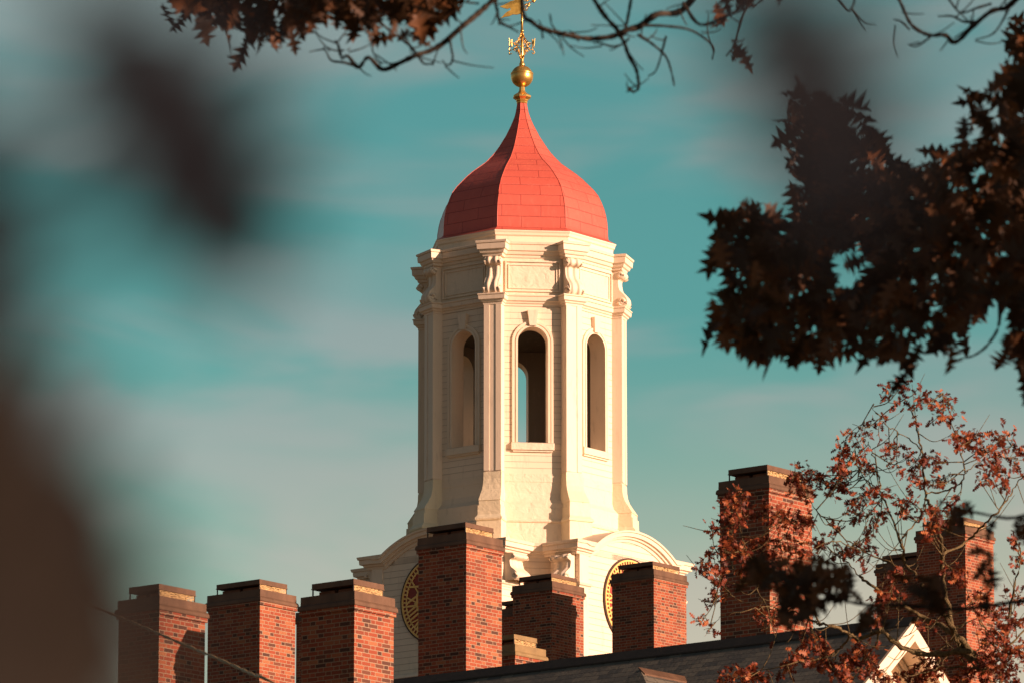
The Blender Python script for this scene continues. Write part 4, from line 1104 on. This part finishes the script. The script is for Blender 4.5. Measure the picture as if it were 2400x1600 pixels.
fill(lowB, 85, 25, .5, .09, .15, edge=.15)
fill(rightB, 24, 28, .5, .12, .18)
for poly, cnt, Y in smalls: fill(poly, cnt, Y, .2, .08, .13, edge=.3)
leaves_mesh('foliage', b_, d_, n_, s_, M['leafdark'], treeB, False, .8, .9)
# unseen rest of the crown, filled in beyond the frame to shade the hanging branches
NB = 15000
q = rnd.rand(NB, 3)
cx = 3.3 + q[:, 0] * 9.5; cy = 20.5 + q[:, 1] * 13; cz = 5.0 + q[:, 2] * 10.5
keep = (((cx - 7.0) / 5.4) ** 2 + ((cy - 26.5) / 6.6) ** 2 + ((cz - 10) / 5.4) ** 2 < 1.05) & (cx > cy * 0.0872 + .55)
cx, cy, cz = cx[keep], cy[keep], cz[keep]; n = len(cx)
base = np.stack([cx, cy, cz], 1) - np.array(B0)
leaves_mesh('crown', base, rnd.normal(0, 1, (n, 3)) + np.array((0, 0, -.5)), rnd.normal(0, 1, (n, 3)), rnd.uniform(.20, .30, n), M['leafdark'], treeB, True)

# ---- young oak beside the camera: a few leaves hang close in front of the lens
treeC = empty('young_oak', (-1.25, 1.7, 0), 0, 'young oak with blurred brown leaves hanging close before the lens', 'tree')
C0 = Vector(treeC.location)
def PC(x, y, Y): return at(x, y, Y) - C0
m = MB()
m.tube(smoothpath([(0, 0, 0), (.02, .02, 1), (-.03, .0, 2.0), (.05, 0, 2.9), (.1, -.1, 3.6)], 5), [.045 - .0015 * i for i in range(21)], 10)
m.build('trunk', M['barkdark'], treeC)
m = MB()
br1 = smoothpath([(-.02, 0, 1.95), PC(-5500, -2500, 1.3), PC(-2500, -1500, 1.0), PC(-300, -1200, .97), PC(1200, -1200, .96), PC(2300, -1000, .97)], 6)
m.tube(br1, [.012 - .0003 * i for i in range(len(br1))], 7)
m.tube(smoothpath([PC(-1200, -1320, .98), PC(-900, -300, .96), PC(-700, 600, .92), PC(-560, 1300, .90), PC(-560, 1700, .90)], 5), .0022, 6)
m.tube(smoothpath([PC(-300, -1200, .97), PC(60, -500, .96), PC(210, -30, .95)], 5), .0014, 6)
m.tube(smoothpath([PC(1900, -1080, .97), PC(1780, -450, .97), PC(1660, -130, .97)], 5), .0014, 6)
m.build('limbs', M['barkdark'], treeC)
b_, d_, n_, s_ = [], [], [], []
def nearleaf(x0, y0, x1, y1, Y, n=(0, -1, .2)):
    a_, e_ = PC(x0, y0, Y), PC(x1, y1, Y + .004)
    b_.append(tuple(a_)); d_.append(tuple(e_ - a_)); n_.append(n); s_.append((e_ - a_).length)
nearleaf(-560, 860, 210, 1180, .88)
nearleaf(-560, 1000, 320, 1330, .88, (.1, -1, .1))
nearleaf(-560, 1180, 395, 1500, .87, (-.1, -1, 0))
nearleaf(-560, 1360, 430, 1650, .88, (.1, -1, 0))
nearleaf(-560, 1540, 445, 1800, .87)
nearleaf(-560, 1700, 445, 1960, .88)
leaves_mesh('foliage', b_, d_, n_, s_, M['leafnear'], treeC, False, .2, .3)
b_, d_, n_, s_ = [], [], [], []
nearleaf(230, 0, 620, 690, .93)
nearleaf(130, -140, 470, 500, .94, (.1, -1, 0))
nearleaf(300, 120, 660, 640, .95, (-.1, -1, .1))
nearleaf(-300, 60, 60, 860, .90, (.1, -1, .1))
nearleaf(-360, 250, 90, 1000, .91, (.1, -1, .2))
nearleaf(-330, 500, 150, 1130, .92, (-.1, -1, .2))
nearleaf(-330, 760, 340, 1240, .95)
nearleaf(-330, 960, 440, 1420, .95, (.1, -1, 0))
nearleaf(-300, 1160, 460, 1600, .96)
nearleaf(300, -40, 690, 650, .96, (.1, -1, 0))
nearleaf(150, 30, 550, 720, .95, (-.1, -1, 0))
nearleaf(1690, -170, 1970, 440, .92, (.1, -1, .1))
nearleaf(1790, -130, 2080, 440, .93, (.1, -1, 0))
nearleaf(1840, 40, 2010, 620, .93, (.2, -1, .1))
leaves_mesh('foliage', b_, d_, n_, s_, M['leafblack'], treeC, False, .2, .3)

# ------------------------------------------------------------------ cable and its poles
pts = [(240 + u * .3146, 1320 + v * .3146) for u, v in ((-2600, -560), (-1600, -200), (-700, 80), (0, 345), (100, 385), (330, 480), (500, 555), (700, 640), (800, 682), (1000, 770), (1130, 830), (1310, 905), (2400, 1480), (4200, 2500))]
Ys = np.linspace(58, 46, len(pts))
cb = smoothpath([at(x, y, Y_) for (x, y), Y_ in zip(pts, Ys)], 8)
m = MB()
for ph in (0, math.pi):
    m.tube([p + Vector((0, math.cos(i * .9 + ph) * .007, math.sin(i * .9 + ph) * .007)) for i, p in enumerate(cb)], .0085, 6)
tag(m.build('overhead_cable', M['cable']), 'twisted utility cable sagging across the left chimneys', 'cable')
for end in (cb[0], cb[-1]):
    m = MB()
    m.lathe([(.15, 0), (.14, 3), (.11, end.z + .5), (.02, end.z + .55)], 12, (end.x, end.y + .16, 0))
    po = m.build('utility_pole', M['pole'])
    tag(po, 'timber pole holding the %s end of the cable, outside the frame' % ('upper' if end is cb[0] else 'lower'), 'pole', 'utility poles')

# ------------------------------------------------------------------ unseen hall, added to shade the lower, nearer oak branch
side = empty('shade_hall', (24, -6, 0), 0, 'unseen brick hall added outside the frame to shade the nearer branch', 'building')
m = MB(); m.box(-7, 7, 2, 19.5, 0, 10); m.build('wall', M['brick'], side)
m = MB()
for sg in (-1, 1):
    pts = [(0, 1.7, 15), (sg * 7.4, 1.7, 9.7), (sg * 7.4, 19.8, 9.7), (0, 19.8, 15)]
    m.poly(pts if sg > 0 else pts[::-1], [(p[1], 0 if p[0] else 9) for p in (pts if sg > 0 else pts[::-1])])
m.poly([(-7.3, 19.5, 9.8), (0, 19.5, 15), (7.3, 19.5, 9.8)]); m.poly([(-7.3, 2, 9.8), (7.3, 2, 9.8), (0, 2, 15)])
m.build('roof', M['slate'], side)
